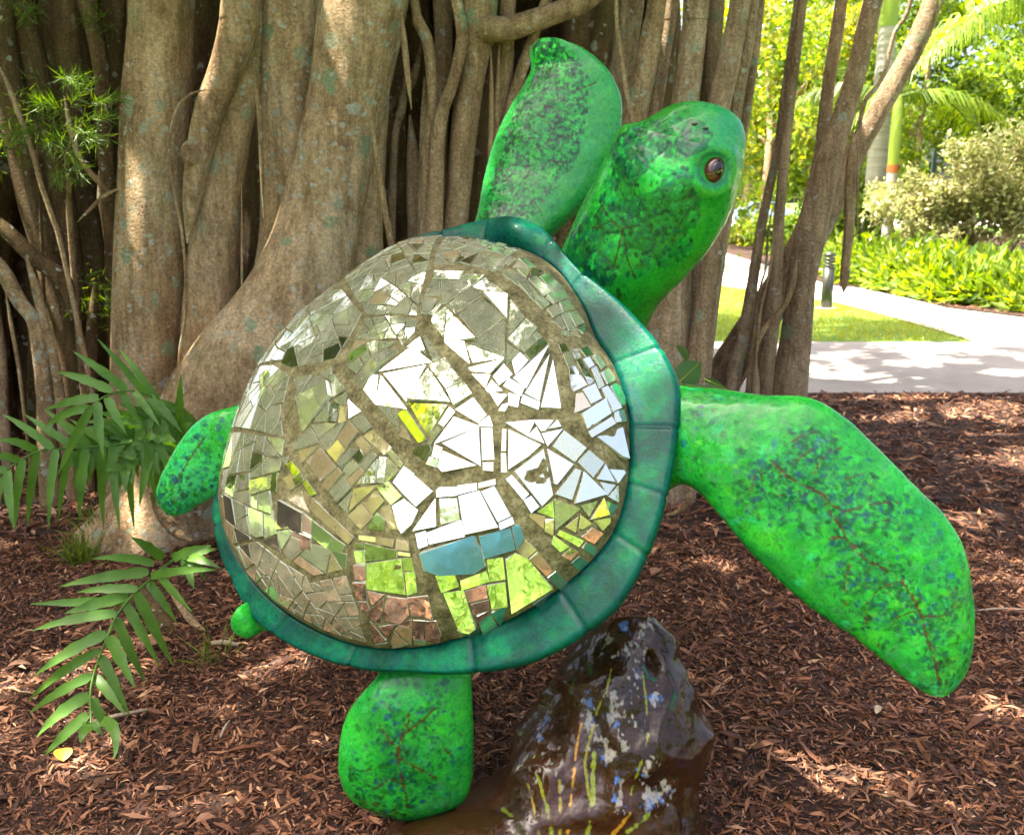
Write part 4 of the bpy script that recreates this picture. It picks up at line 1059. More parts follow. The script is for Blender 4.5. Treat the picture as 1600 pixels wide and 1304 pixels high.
# --- tiles traced from the photograph: kind and outline, in eighths of a photo pixel from a corner
TRACE = {
 (620, 400): """G 460,300 490,215 830,200 790,290|G 800,290 845,230 1090,245 1030,300|G 555,320 1020,310 950,370 620,590 575,600|G 440,325 540,320 545,500 360,500|G 345,530 510,545 400,725 310,725|S 410,725 555,580 560,625 465,740
|G 640,610 940,385 1060,500 740,720|G 960,390 1100,275 1380,490 1370,510 1000,410|S 1090,490 1375,515 1375,770|G 785,735 1065,530 1340,770 1010,1020|S 440,820 460,760 630,650 580,1010|S 640,690 980,1040 600,1070|W 610,1090 840,1080 910,1345
|G 860,1095 1340,1280 960,1330|G 955,1095 1345,800 1350,1260|G 1420,550 1590,770 1390,1010|G 1390,1045 1610,795 1750,905 1535,1165|G 1380,1105 1545,1210 1370,1360|W 140,1140 290,1015 375,1235|G 320,1005 370,985 545,1270 460,1315|G 1325,230 1410,165 1600,290 1520,375|G 1235,165 1305,100 1350,120 1300,190|G 1340,85 1410,25 1480,55 1400,120""",
 (800, 400): """S 110,1165 300,955 375,1010 160,1210|W 165,1240 385,1035 440,1100 230,1310|W 585,1115 660,1110 695,1185 620,1215|W 850,1165 940,1140 1000,1235 920,1260|S 10,150 75,65 185,155|W 90,40 150,30 290,145 200,140|S 65,175 225,165 175,280|W 240,200 260,155 390,205 235,255|S 80,370 170,320 355,525 270,570
|S 205,295 300,260 495,445 395,500|W 345,265 440,220 620,395 520,445|G 425,515 615,425 700,520 520,600|S 290,575 380,525 465,605 380,660|G 580,605 690,550 775,665 630,715|G 445,660 540,610 610,720 510,770|S 505,825 595,760 660,910 640,920|S 615,735 685,715 795,920 710,935|S 705,715 800,690 890,840 800,880|W 815,910 905,870 880,975|T 725,965 800,930 850,1015|S 630,945 690,940 725,1005 610,985""",
 (430, 550): """G 985,340 1240,95 1310,195 1070,440|G 1245,90 1400,-30 1560,-20 1310,185|W 1330,300 1650,715 1265,655|W 1215,290 1290,300 1255,650 1120,470|G 1285,680 1520,720 1550,965|G 245,345 470,300 300,530|S 325,520 520,290 685,370|G 560,275 715,205 710,320 690,345|G 280,575 700,400 710,560 360,970 340,970|G 725,290 745,285 885,465 720,560|G 725,610 895,525 870,670
|W 715,645 810,655 765,865 675,850|T 825,705 905,690 885,860 800,885|W 920,595 1070,740 935,825|G 950,850 1100,790 1205,930 1105,1000|G 490,870 690,640 670,860|S 455,910 770,890 555,1080|G 565,1100 870,890 660,1230|T 935,880 1040,1000 885,1205 780,1070|T 660,1240 785,1105 875,1225 770,1370|S 215,1170 440,945 550,1130 270,1220|T 300,1230 550,1175 345,1385|T 1015,1120 1095,1055 1205,1195 1125,1270|T 1120,1060 1220,975 1460,1190 1370,1285""",
 (620, 550): """W 1210,310 1340,170 1440,290 1280,410|W 1340,430 1400,335 1590,450 1545,550|W 1405,520 1530,560 1510,690 1400,660|S 1115,470 1190,360 1320,490 1150,505|S 1165,515 1380,540 1265,675|T 945,280 1165,290 1105,450|S 905,200 1340,120 1165,270 940,240|T 1275,730 1320,665 1410,640 1350,740|S -215,245 150,-30 280,10 440,130|W -155,275 360,170 125,615|G 390,195 680,630 155,605|G 410,180 600,70 815,350 630,465
|G 640,490 830,370 935,520 730,670|S 740,720 960,575 1120,790 1010,880|W 155,640 630,665 395,1045|Y 40,790 150,740 370,1085 270,1130|T 15,1050 100,945 180,1110|T 530,890 660,690 730,750 590,930|G 385,1135 510,940 560,970 425,1160|W 475,1150 720,815 1040,930|S 1030,890 1155,800 1200,930 1050,925|Y 580,1145 1040,965 1050,1420|S 1060,950 1195,950 1220,1340 1070,1345|T 1320,970 1370,970 1365,1230 1310,1235""",
 (800, 550): """W 5,130 100,35 195,120 45,280|W 15,340 455,-50 180,450|S 160,520 460,65 345,610|W 505,110 610,700 360,690|W 115,640 140,540 340,630 325,720|S -75,885 250,855 270,890 190,1045|S 265,850 515,855 415,975 365,985|S 450,960 565,850 610,930|W 195,1050 305,940 400,1140|W 375,1020 630,965 445,1175|S 510,1180 650,985 920,1200 775,1370|S -40,970 360,1165 200,1300 -45,1470
|S 640,40 720,0 780,155 705,200|S 735,-25 820,-30 850,75 780,85|W 890,95 960,70 1020,165 960,200|G 1000,65 1045,55 1160,165 1120,215|W 810,115 850,95 1025,375 955,405|W 715,205 780,180 930,410 775,490 735,430|S 990,210 1045,185 1145,415 1085,455|S 1110,260 1200,210 1270,320 1270,360 1190,400|W 885,470 1030,400 1110,580 985,645|T 800,530 875,515 970,680 780,760|Y 865,775 1145,595 1225,770 945,955|W 1120,455 1190,430 1325,715 1240,750
|W 1230,430 1290,400 1330,440 1375,590 1370,670 1335,675|W 1270,745 1380,730 1390,870 1290,880|W 955,990 1240,810 1280,900 1000,1065|W 1070,1060 1370,945 1405,1340 1350,1310""",
 (430, 700): """T 400,170 570,0 755,235 575,410|G 780,185 940,10 1045,20 825,255|Y 1000,105 1080,30 1120,110 1045,190|G 1050,215 1215,55 1280,100 1115,285|S 850,260 970,145 1045,235 920,355|T 905,410 1060,250 1110,300 960,480|T 590,455 790,250 840,315 660,525|S 695,540 855,365 945,500 780,665|G 805,705 965,540 905,810|Y 1020,450 1300,150 1255,430|S 1310,115 1395,120 1370,430 1275,425|G 1410,125 1555,280 1385,435|G 1410,60 1460,20 1600,190 1565,250
|T 995,510 1285,460 935,785|T 1110,690 1270,535 1360,665 1210,830|T 930,850 1080,695 1215,865 1080,1010|Y 1280,490 1440,430 1585,600 1450,700|L 1160,1000 1290,815 1380,900 1350,1025|T 1330,745 1430,710 1570,1020 1430,1000|S 1485,425 1610,230 1740,325 1590,540|T 1060,1090 1255,1110 1250,1170 1065,1140|T 1270,1110 1490,1140 1470,1230 1270,1185|W 155,205 205,165 320,300 255,360|W 240,385 325,325 360,400 280,460|W 350,425 405,410 515,565 455,595|S 35,140 165,100 140,205
|T 445,760 520,660 980,1105 910,1195|T 350,560 370,540 500,650 430,745|T 110,375 220,330 270,460 190,520|T 120,620 330,540 430,800|L 75,650 368,815 330,1100 300,1215 40,945|L 385,830 480,900 455,1105 345,1040|L 495,910 740,1110 640,1250 480,1110|L 750,1125 885,1215 785,1345 665,1250|M 340,1060 460,1120 460,1330 330,1245""",
 (620, 700): """T 1080,180 1205,180 1205,285 1085,275|L 210,60 250,0 420,-40 430,40 345,150|T 480,-40 570,0 535,130 445,100|L 370,200 420,115 530,150 490,235|T 580,35 1000,215 580,295 520,235|S 65,540 225,345 450,540 250,725|S -50,725 90,635 270,775 200,940 85,1060 40,990|W 230,1025 480,630 505,970|W 510,530 540,495 755,485 755,590 515,608|W 770,470 995,440 1000,520 770,580|T 1025,435 1230,385 1235,455 1030,500
|G 540,630 755,630 785,890 555,950|S 775,600 1030,530 1275,980 865,1070|S 1060,545 1220,475 1430,840 1270,915|W 1285,930 1440,860 1465,940 1300,1010|W 395,1050 800,895 855,1100 430,1190|W 245,1070 365,1035 395,1205 290,1245|B 335,1275 1000,1080 1110,1465 975,1550 580,1548 395,1478|B 1040,1095 1415,1000 1475,1260 1105,1360|B 1440,980 1530,955 1590,1110 1495,1260|T 0,1140 140,1160 155,1280 -5,1260|T 1305,65 1365,70 1380,300 1305,300""",
 (800, 700): """S 35,290 395,15 510,580 375,720|W 440,10 760,205 560,450 525,440|S 820,175 960,30 1140,185 1010,360|S 785,260 860,285 745,640 545,570|W 900,290 1155,575 780,685|W 1165,205 1250,420 1060,385|W 1215,265 1370,280 1385,310 1300,430|G 1100,425 1280,460 1180,585|S 1320,470 1305,670 1195,605|W -70,390 0,340 210,570 140,640|W 150,650 240,600 335,725 240,800|Y 320,790 505,660 525,870|G 530,635 850,755 545,1010|G 860,715 1060,660 955,845|W 1145,620 1190,820 975,880|L 1175,665 1315,720 1215,840
|T 220,850 250,810 410,850 390,1000|T 420,885 520,885 510,1080 410,1030|T 670,980 820,860 790,1045|T 855,830 990,940 880,1000 835,995|T 1020,900 1215,870 1220,920 1130,1020|Y 520,1090 710,1225 600,1285 500,1190|Y 570,1080 600,1020 890,1150 830,1225|T 870,1100 1000,995 1130,1060 1020,1185|Y 870,1240 930,1180 1060,1250 1010,1330""",
 (530, 850): """L 1210,390 1440,370 1495,515 1285,590|T 1475,1065 1590,1075 1680,1140 1520,1170|L 340,-15 720,75 720,165 345,215|L 210,-15 320,-10 320,55 215,50|M 205,85 330,75 330,250 225,235|M 205,255 335,265 335,465 205,425|M 195,470 345,480 350,710 225,660|M 250,715 350,720 380,820 285,830|Y 355,240 780,180 830,620 360,550|L 800,175 910,175 940,330 815,320|Y 825,355 950,345 975,590 855,630|T 745,90 885,110 885,150 745,130|M 370,580 560,630 415,755|M 330,875 560,660 520,985
|M 610,650 850,680 870,880 770,975 600,945 560,860|M 860,665 1110,640 1170,930 910,880|M 390,960 590,1180 425,1215|M 505,1025 710,990 600,1150|T 700,1065 760,1010 905,1040 910,1240|T 655,1205 690,1090 855,1240 685,1275|M 930,945 1070,950 1060,1160 930,1150|M 1085,960 1210,955 1275,1110 1240,1180 1080,1175|T 940,1180 1075,1190 1080,1240 940,1245|T 1085,1195 1250,1210 1090,1240|M 720,1000 900,930 910,1030 770,1005|T 460,1245 610,1215 490,1290""",
 (720, 850): """T 700,65 790,-70 940,70 815,165|T 860,180 960,90 1150,325 1070,390|Y 560,190 680,110 830,175 1135,515 625,800|Y 330,190 525,165 555,430 365,460|Y 330,510 555,475 580,735 390,765|Y 1085,400 1190,335 1325,475 1240,555|Y 610,870 850,740 905,805 690,950|Y 900,720 1170,570 1195,610 970,740|Y 0,450 320,330 350,460 15,570|Y -220,605 35,580 190,985 110,1030 -10,1020|M 50,585 310,500 330,660 85,720|M 130,745 345,690 350,805 155,865|M 205,880 350,830 450,1000 275,1075|M 390,825 580,760 590,990 490,1000|M 65,1070 190,1000 240,1090 110,1135|M 1270,140 1370,45 1460,90 1365,190|M 1385,230 1480,150 1590,225 1480,325""",
}
tiles = []      # (kind, polygon points on the dome)
for (x0, y0), txt in TRACE.items():
    for row in txt.replace('\n', '').split('|'):
        w = row.split(); pts = []
        for q in w[1:]:
            a, b = q.split(','); p = cast(x0 + float(a) / 8, y0 + float(b) / 8)
            if p is not None: pts.append(p)
        if len(pts) >= 3: tiles.append((w[0], pts))

# --- tiles laid by rule in the scutes that turn away to the left and top
def clip(poly, p, d):
    """half-plane to the left of the line p + t d"""
    nrm = np.array([-d[1], d[0]]); out = []
    for k in range(len(poly)):
        a, b = poly[k], poly[(k + 1) % len(poly)]; sa, sb = (a - p) @ nrm, (b - p) @ nrm
        if sa >= 0: out.append(a)
        if sa * sb < 0: out.append(a + (b - a) * sa / (sa - sb))
    return out
def area(p): p = np.array(p); x, y = p[:, 0], p[:, 1]; return 0.5 * abs(np.sum(x * np.roll(y, -1) - y * np.roll(x, -1)))
def shatter(poly, target, g, out):
    A = area(poly) if len(poly) >= 3 else 0
    if A < 1e-5: return
    if A < target * g.uniform(0.6, 1.9):
        out.append(poly); return
    P = np.array(poly); c = P.mean(0); u_, s_, vt = np.linalg.svd(P - c); ax = vt[0]
    ang = math.atan2(ax[1], ax[0]) + math.pi / 2 + g.normal(0, 0.28) + (g.choice([-0.6, 0.6]) if g.random() < 0.28 else 0)
    span = (P - c) @ ax; off = g.uniform(0.3, 0.7) * (span.max() - span.min()) + span.min()
    p = c + ax * off; d = np.array([math.cos(ang), math.sin(ang)])
    shatter(clip(poly, p, d), target, g, out); shatter(clip(poly, p, -d), target, g, out)
def inset(poly, w):
    P = np.array(poly); c = P.mean(0)
    x, y = P[:, 0], P[:, 1]
    if np.sum(x * np.roll(y, -1) - y * np.roll(x, -1)) < 0: P = P[::-1]
    Q = [np.array(v) for v in P]
    for k in range(len(P)):
        a, b = P[k], P[(k + 1) % len(P)]; d = b - a
        if np.linalg.norm(d) < 1e-4: continue
        d = d / np.linalg.norm(d); nn = np.array([-d[1], d[0]])
        Q = clip(Q, a + nn * w, d)
        if len(Q) < 3: return None
    R = [Q[0]]
    for v in Q[1:]:
        if np.linalg.norm(v - R[-1]) > 0.003: R.append(v)
    return R if len(R) >= 3 and area(R) > 6e-5 else None
E_ = 'e'   # vertex on the shell's edge
SCUTES = [
    ([(414, 566, E_), (440, 525, E_), (480, 484, E_), (520, 450, E_), (531, 440), (562, 490), (540, 530), (522, 558), (489, 566), (457, 572), (432, 562)], 0.0021),
    ([(540, 436, E_), (580, 415, E_), (620, 398, E_), (666, 388, E_), (667, 416), (650, 490), (591, 489), (574, 487)], 0.0019),
    ([(680, 388, E_), (740, 386, E_), (792, 395, E_), (772, 424), (736, 415), (680, 412)], 0.0016),
    ([(404, 574, E_), (428, 572), (451, 588), (438, 640), (441, 680), (356, 688), (362, 640), (380, 605)], 0.0018),
    ([(352, 702), (442, 690), (437, 730), (425, 790), (438, 860), (402, 838), (364, 884), (355, 830), (348, 760)], 0.0021),
    ([(428, 725), (436, 720), (436, 760), (432, 800), (470, 840), (500, 850), (540, 862), (538, 886), (490, 896), (446, 866), (424, 800)], 0.0022),
    ([(572, 499), (650, 502), (646, 520), (628, 541), (606, 544), (582, 558), (558, 583), (545, 573), (546, 556), (556, 534)], 0.0015),
    ([(366, 897), (405, 848), (440, 876), (490, 908), (538, 898), (556, 954), (568, 1000), (500, 978), (430, 935), (390, 895)], 0.0019),
]
gt = np.random.default_rng(17)
for poly, target in SCUTES:
    Q = []
    for v in poly:
        p = cast(v[0], v[1])
        if p is None:
            dd = on_plane(v[0], v[1]); th, rho = to_polar(dd); p = dome_pt(np.array(th), np.array(0.93))
        if len(v) == 3:
            th, rho = to_polar(p); p = dome_pt(np.array(th), np.array(0.95))
        Q.append(to_chart(p))
    Q = [np.mean(Q, 0) + (q_ - np.mean(Q, 0)) * 1.05 for q_ in Q]
    out = []; shatter(Q, target * 0.9, gt, out)
    for pc in out:
        pc = inset(pc, 0.0019)
        if pc is not None: tiles.append(('D', [from_chart(v) for v in pc]))

RANGE = {'W': (36, 60), 'S': (22, 58), 'G': (7, 20), 'Y': (-24, -11), 'L': (-16, -9), 'M': (-60, -30)}
PERSON = np.array([-0.02, -0.32, 1.22])
def make_tile(kind, pts):
    P = np.array(pts); c = P.mean(0); nd = dome_normal(c)
    if kind != 'D': dv = P - c; P = P + dv / np.linalg.norm(dv, axis=1)[:, None] * 0.0016
    u_, s_, vt = np.linalg.svd(P - c); n = vt[2]; n = n if n @ nd > 0 else -n
    if n @ nd < 0.9: n = nd
    d = unit(c - CAM); r_ = d - 2 * (d @ n) * n
    tgt = None
    if kind == 'B': tgt = unit(PERSON + [0, 0, gt.uniform(-0.06, 0.03)] - c)
    elif kind in RANGE:
        lo, hi = RANGE[kind]
        el = math.degrees(math.asin(np.clip(r_[2], -1, 1))); az = math.atan2(r_[1], r_[0])
        if kind == 'G' and el > 44: lo, hi = 66, 85
        e_ = math.radians(min(max(el, lo + 0.15 * (hi - lo)), hi - 0.15 * (hi - lo)))
        tgt = np.array([math.cos(az) * math.cos(e_), math.sin(az) * math.cos(e_), math.sin(e_)])
    if tgt is not None:
        n2 = unit(tgt - d); a = math.acos(np.clip(n2 @ n, -1, 1)); lim = math.radians(18 if kind == 'B' else 11)
        n = unit(n + (n2 - n) * min(1, lim / max(a, 1e-6)))
    n = unit(n + gt.normal(0, 0.0 if kind == 'B' else 0.012 if tgt is not None else 0.028, 3))
    # top face: the vertices carried along the shell normal on to the tilted plane
    t = ((c - P) @ n) / (nd @ n); top = P + t[:, None] * nd
    top = top + nd * (0.0028 - min(0, t.min()) * 0.75)
    k = len(P); bot = P - nd * 0.004
    x = (top - c) @ unit(np.cross(nd, [0.3, 0.2, 0.9])); y = (top - c) @ np.cross(nd, unit(np.cross(nd, [0.3, 0.2, 0.9])))
    if np.sum(x * np.roll(y, -1) - y * np.roll(x, -1)) < 0: top, bot = top[::-1], bot[::-1]
    sl = c * 0 + nd * 0.0012
    rim_ = top - sl; face = top.mean(0) + (top - top.mean(0)) * 0.985
    V = np.concatenate([face, rim_, bot])
    F = [tuple(range(k))] + [(i, k + i, k + (i + 1) % k, (i + 1) % k) for i in range(k)] + [(k + i, 2 * k + i, 2 * k + (i + 1) % k, k + (i + 1) % k) for i in range(k)]
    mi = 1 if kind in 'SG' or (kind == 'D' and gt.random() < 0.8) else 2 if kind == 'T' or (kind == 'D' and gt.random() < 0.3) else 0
    return V, F, [mi] + [3] * (2 * k), float(area(np.stack([x, y], 1)))
built = [make_tile(k, p) for k, p in tiles]
pxa = []
for V, F, m_, a in built:
    q = project(V[:len(V) // 3]); pxa.append(area(q))
order = np.argsort(pxa)[::-1]
rest = MB()
for rank, i in enumerate(order):
    V, F, m_, a = built[i]
    if rank < 300:
        obj('mirror_tile', raw_mesh('mirror_tile', V, F, [M['mirror'], M['mirror_hazy'], M['mirror_tan_refl'], M['glass_edge']], False, m_), shell)
    else:
        for f, mm in zip(F, m_): pass
        n0 = rest.n; rest.V.append(V); rest.F += [tuple(q + n0 for q in f) for f in F]; rest.M += m_; rest.n += len(V)
if rest.n:
    obj('small_mirror_tiles', rest.mesh('small_mirror_tiles', [M['mirror'], M['mirror_hazy'], M['mirror_tan_refl'], M['glass_edge']], False), shell, kind='stuff')
print('tiles', len(built))

# --- teal rim
JOINTS = [(868, 372, 16), (905, 440, 9), (985, 560, 8), (1020, 668, 7), (1012, 765, 7), (985, 850, 8), (905, 965, 9), (742, 1025, 9), (556, 1018, 9), (440, 975, 9), (372, 900, 9), (345, 820, 9), (760, 365, 10), (690, 372, 8)]
JT = []
for x, y, w in JOINTS:
    a_ = ab(on_plane(x, y)) - c_c; JT.append((math.atan2(a_[1], a_[0]), w / 430))
NT = 720; NP = 44
th = np.linspace(-np.pi, np.pi, NT, endpoint=False)
ri, ro = R_in(th), np.maximum(R_out(th), R_in(th) + 0.012)
gro = np.zeros(NT)
for t0, w in JT:
    dd = (th - t0 + np.pi) % (2 * np.pi) - np.pi; gro = np.maximum(gro, np.exp(-0.5 * (dd / (w * 0.3)) ** 2))
hump = np.exp(-0.5 * ((((th - math.atan2(*(ab(on_plane(815, 362)) - c_c)[::-1])) + np.pi) % (2 * np.pi) - np.pi) / 0.085) ** 2)
w_ = ro - ri
prof = catmull([(-0.04, 0.0), (0.04, 0.008), (0.2, 0.010), (0.5, 0.011), (0.8, 0.012), (0.94, 0.010), (1.0, -0.002), (0.95, -0.022), (0.7, -0.04), (0.3, -0.05), (-0.25, -0.055)], NP)
RV = np.zeros((NT, NP, 3)); 
for k in range(NP):
    t_, h_ = prof[k]
    r_ = ri + w_ * t_ - (0.004 * gro if t_ > 0.7 else 0)
    hh = h_ * (1 - 0.22 * gro * (h_ > 0)) + 0.03 * hump * max(0, math.sin(math.pi * min(max(t_, 0), 1))) * (h_ > 0)
    RV[:, k] = O_c + (c_c[0] + r_ * np.cos(th))[:, None] * e1 + (c_c[1] + r_ * np.sin(th))[:, None] * e2 + hh[:, None] * n_c
RV = RV.reshape(-1, 3)
ii = (np.arange(NT)[:, None] * NP + np.arange(NP - 1)[None]).ravel(); jj = ((np.arange(NT)[:, None] + 1) % NT * NP + np.arange(NP - 1)[None]).ravel()
RF = np.stack([ii, ii + 1, jj + 1, jj], 1)
G_ = np.repeat(gro, NP); tt = np.tile(prof[:, 0], NT)
nz = fbm(RV, 14, 3, 41); nz2 = fbm(RV, 45, 2, 43)
c0, c1, c2, c3 = lin(0, 64, 54), lin(0, 90, 74), lin(2, 126, 72), lin(0, 40, 50)
rc = c0 + (c1 - c0) * np.clip(0.5 + nz, 0, 1)[:, None]
rc = rc + (c2 - rc) * (np.clip(0.9 * nz + 0.7 * nz2 + 0.12, 0, 1) * np.clip(1.3 - 2.4 * np.abs(tt - 0.5), 0, 1))[:, None]
rc = rc + (c3 - rc) * np.clip(0.5 * G_ + 0.25 * (np.abs(tt - 0.03) < 0.07), 0, 0.8)[:, None]
rc = rc + (lin(70, 140, 140) - rc) * np.clip((nz2 - 0.66) * 1.0, 0, 0.12)[:, None]
obj('rim', raw_mesh('rim', RV, RF, M['paint_rim'], True, colors=np.clip(rc, 0, 1)), turtle, label='glossy dark teal rim of the shell')

# --- belly behind the shell
bt_ = np.linspace(0, 1, 26); TB, RB = np.meshgrid(np.linspace(0, 2 * np.pi, 90, endpoint=False), bt_)
rB = RB * R_in(TB) * 1.02; hB = -0.05 - 0.15 * (1 - RB ** 2.2) ** 0.6
BV = (O_c + (c_c[0] + rB * np.cos(TB))[..., None] * e1 + (c_c[1] + rB * np.sin(TB))[..., None] * e2 + hB[..., None] * n_c).reshape(-1, 3)
i = (np.arange(25)[:, None] * 90 + np.arange(90)[None]).ravel(); j = (np.arange(25)[:, None] * 90 + (np.arange(90)[None] + 1) % 90).ravel()
bc = GR + (OL - GR) * np.clip(0.5 + fbm(BV, 8, 3, 3), 0, 1)[:, None]
obj('belly', raw_mesh('belly', BV, np.stack([i, j, j + 90, i + 90], 1), M['paint'], True, colors=bc), turtle)

def PY(x, y, back=0.05):
    return float(on_plane(x, y, -back)[1])

# --- right front flipper
st = [((1030, 600), (1018, 778)), ((1064, 602), (1062, 758)), ((1120, 608), (1092, 768)), ((1185, 616), (1122, 802)), ((1258, 620), (1160, 848)), ((1310, 645), (1205, 895)), ((1357, 685), (1258, 942)), ((1400, 728), (1300, 972)), ((1440, 770), (1340, 1000)), ((1475, 805), (1378, 1030)), ((1503, 850), (1408, 1055)), ((1516, 915), (1432, 1074)), ((1518, 985), (1448, 1083)), ((1508, 1040), (1457, 1086)), ((1492, 1068), (1465, 1087))]
fl = Loft(st, [PY(1050, 690, 0.13), 2.17, 2.06, 2.0, 1.98], [0.075, 0.07, 0.062, 0.05, 0.035, 0.012], [0.07, 0.05, 0.045, 0.04, 0.03, 0.012], 340, 270, 0.9, 0.85, dY=(0.03, -0.03))
fl.base(OL, BR, GR, BR, SG, scale=10, seed=1, sharp=1.1)
up_ = fl.v < 0   # v runs from the right outline (+1) to the left outline (-1)
fl.dabs(340, 8, 22, [GR, SG, BR, lin(40, 180, 110)], None, 5, 0.5)
mid = (np.abs(fl.v) < 0.72) & (fl.u > 0.1)
fl.dabs(420, 5, 13, [GR, lin(26, 140, 50), BR, SG, OL], mid, 6, 0.8)
fl.dabs(40, 6, 14, [BL, TE, lin(20, 95, 125)], (fl.v < 0.35) & (fl.v > -0.8) & (fl.u > 0.05) & (fl.u < 0.75), 7, 0.75)
fl.dabs(60, 5, 12, [DG, lin(12, 90, 36), GR], (np.abs(fl.v) < 0.5) & (fl.u > 0.3) & (fl.u < 0.85), 8, 0.8)
SK = ([
    ([(1205, 720), (1225, 740), (1258, 758), (1290, 775)], 4), ([(1290, 790), (1310, 818), (1320, 840), (1350, 870), (1385, 890), (1410, 910)], 5), ([(1410, 910), (1430, 940), (1443, 970), (1450, 1000), (1462, 1040), (1468, 1065)], 4),
    ([(1258, 758), (1285, 770), (1300, 790), (1320, 800)], 3), ([(1320, 800), (1350, 790), (1385, 785), (1405, 785)], 3), ([(1238, 690), (1255, 680), (1275, 675)], 3), ([(1240, 722), (1258, 710), (1268, 703)], 3),
    ([(1272, 740), (1280, 720), (1295, 705), (1315, 700)], 3), ([(1320, 840), (1295, 842)], 4), ([(1328, 880), (1318, 915), (1322, 945)], 3), ([(1395, 910), (1370, 920), (1352, 945), (1355, 975)], 3), ([(1425, 955), (1400, 965), (1388, 985)], 3),
    ([(1443, 962), (1475, 962), (1495, 940)], 3), ([(1212, 730), (1180, 745), (1166, 790)], 2), ([(1190, 735), (1192, 770)], 2), ([(1258, 765), (1215, 775)], 2), ([(1260, 770), (1235, 790), (1222, 810)], 2), ([(1365, 820), (1385, 812), (1410, 820)], 2), ([(1320, 750), (1350, 738)], 2), ([(1085, 620), (1092, 650)], 2), ([(1460, 1010), (1464, 1045)], 4), ([(1374, 1005), (1372, 1012)], 3)])
fl.leafy(SK, 26, 4, 10, 13, [DG, lin(12, 88, 34), TE, lin(6, 70, 34), GR, DT], 17)
fl.leafy(SK[3:], 8, 4, 9, 16, [BL, TE, lin(10, 70, 90)], 18, 0.8)
for k, (ps, w) in enumerate(SK):
    fl.stroke(ps, w * 0.5, BN * 0.9, k, 0.8, 0.9)
fl.leafy(SK, 7, 3, 7, 9, [BR, GR, DG], 19)
fl.dabs(120, 5, 11, [DG, GR, BR], mid, 9, 0.85)
fl.build('flipper', turtle)

# --- raised front flipper behind the head
st = [((730, 385), (842, 400)), ((742, 358), (852, 376)), ((748, 333), (880, 349)), ((754, 295), (916, 315)), ((761, 262), (946, 280)), ((772, 225), (966, 235)), ((785, 192), (971, 190)), ((803, 160), (970, 152)), ((820, 132), (957, 118)), ((831, 108), (937, 95)), ((829, 85), (910, 75)), ((836, 69), (887, 65)), ((850, 61), (868, 60))]
fl = Loft(st, [PY(800, 370, 0.13), 2.92, 2.95, 3.0], [0.055, 0.06, 0.058, 0.045, 0.03, 0.01], [0.05, 0.05, 0.05, 0.04, 0.03, 0.01], 300, 240, 0.9, 0.85, dY=(0.05, -0.05))
fl.base(SG, lin(36, 136, 60), lin(44, 140, 66), GR, scale=7, seed=11, sharp=1.2)
core = (fl.v < 0.45) & (fl.v > -0.85) & (fl.u > 0.08) & (fl.u < 0.9)
fl.dabs(620, 6, 15, [GR, lin(26, 140, 50), DG, BR, lin(30, 160, 60)], core, 12, 0.95, 0.4)
fl.dabs(1300, 4, 11, [lin(3, 48, 22), lin(2, 54, 44), DG, lin(4, 56, 26), lin(10, 80, 28), DG], core & (fl.v > -0.75), 13, 0.95, 0.4)
fl.dabs(160, 4, 9, [BR, lin(40, 175, 60)], core, 14, 0.9, 0.4)
SK = ([
    ([(800, 320), (815, 285), (835, 255), (850, 230), (865, 205), (872, 180), (875, 155), (868, 130), (858, 105)], 4), ([(845, 235), (835, 220), (838, 205)], 3), ([(858, 222), (880, 212), (905, 208)], 3), ([(872, 165), (895, 142), (930, 130)], 3),
    ([(870, 170), (850, 165), (830, 168)], 3), ([(862, 200), (845, 180), (825, 178)], 3), ([(848, 232), (820, 212), (795, 222)], 3), ([(862, 120), (850, 110)], 3), ([(860, 112), (872, 100)], 2), ([(830, 260), (800, 258), (780, 280)], 2), ([(855, 250), (885, 255)], 2), ([(815, 285), (795, 300), (775, 305)], 2), ([(872, 150), (890, 125), (900, 112)], 2), ([(845, 330), (835, 315), (815, 310)], 2)])
fl.leafy(SK, 16, 4, 9, 12, [DG, lin(10, 80, 28), DT, GR], 15)
for k, (ps, w) in enumerate(SK):
    fl.stroke(ps, w * 0.7, lin(44, 26, 12), k, 0.85)
fl.leafy(SK, 20, 4, 9, 15, [BR, lin(26, 158, 46), GR, lin(20, 140, 60)], 16)
fl.leafy(SK, 6, 3, 7, 12, [DG, lin(2, 54, 44)], 20)
fl.build('flipper', turtle)

# --- rear flippers and tail
st = [((604, 1005), (731, 1010)), ((600, 1030), (733, 1030)), ((588, 1055), (736, 1055)), ((563, 1085), (738, 1090)), ((541, 1118), (740, 1130)), ((531, 1165), (740, 1170)), ((531, 1205), (738, 1212)), ((545, 1240), (727, 1243)), ((575, 1259), (700, 1259)), ((605, 1270), (668, 1270)), ((625, 1277), (645, 1277))]
fl = Loft(st, [PY(665, 1010, 0.10), PY(665, 1055, 0.09), 2.15, 2.16, 2.18], [0.02, 0.04, 0.055, 0.055, 0.05, 0.03, 0.01], [0.04, 0.05, 0.05, 0.04, 0.03, 0.01], 220, 220, 0.85, 0.8)
fl.base(BR, GR, BR, lin(50, 190, 90), scale=8, seed=21, sharp=1.1)
core = (np.abs(fl.v) < 0.8) & (fl.u > 0.2) & (fl.u < 0.93)
fl.dabs(240, 6, 16, [BR, GR, lin(30, 150, 70), SG], core, 22, 0.7)
fl.dabs(110, 5, 12, [TE, DG, lin(14, 96, 50)], core, 23, 0.8)
fl.dabs(120, 5, 12, [DT, DG, lin(50, 70, 30)], core & (fl.v < -0.05) & (fl.u > 0.5), 24, 0.8)
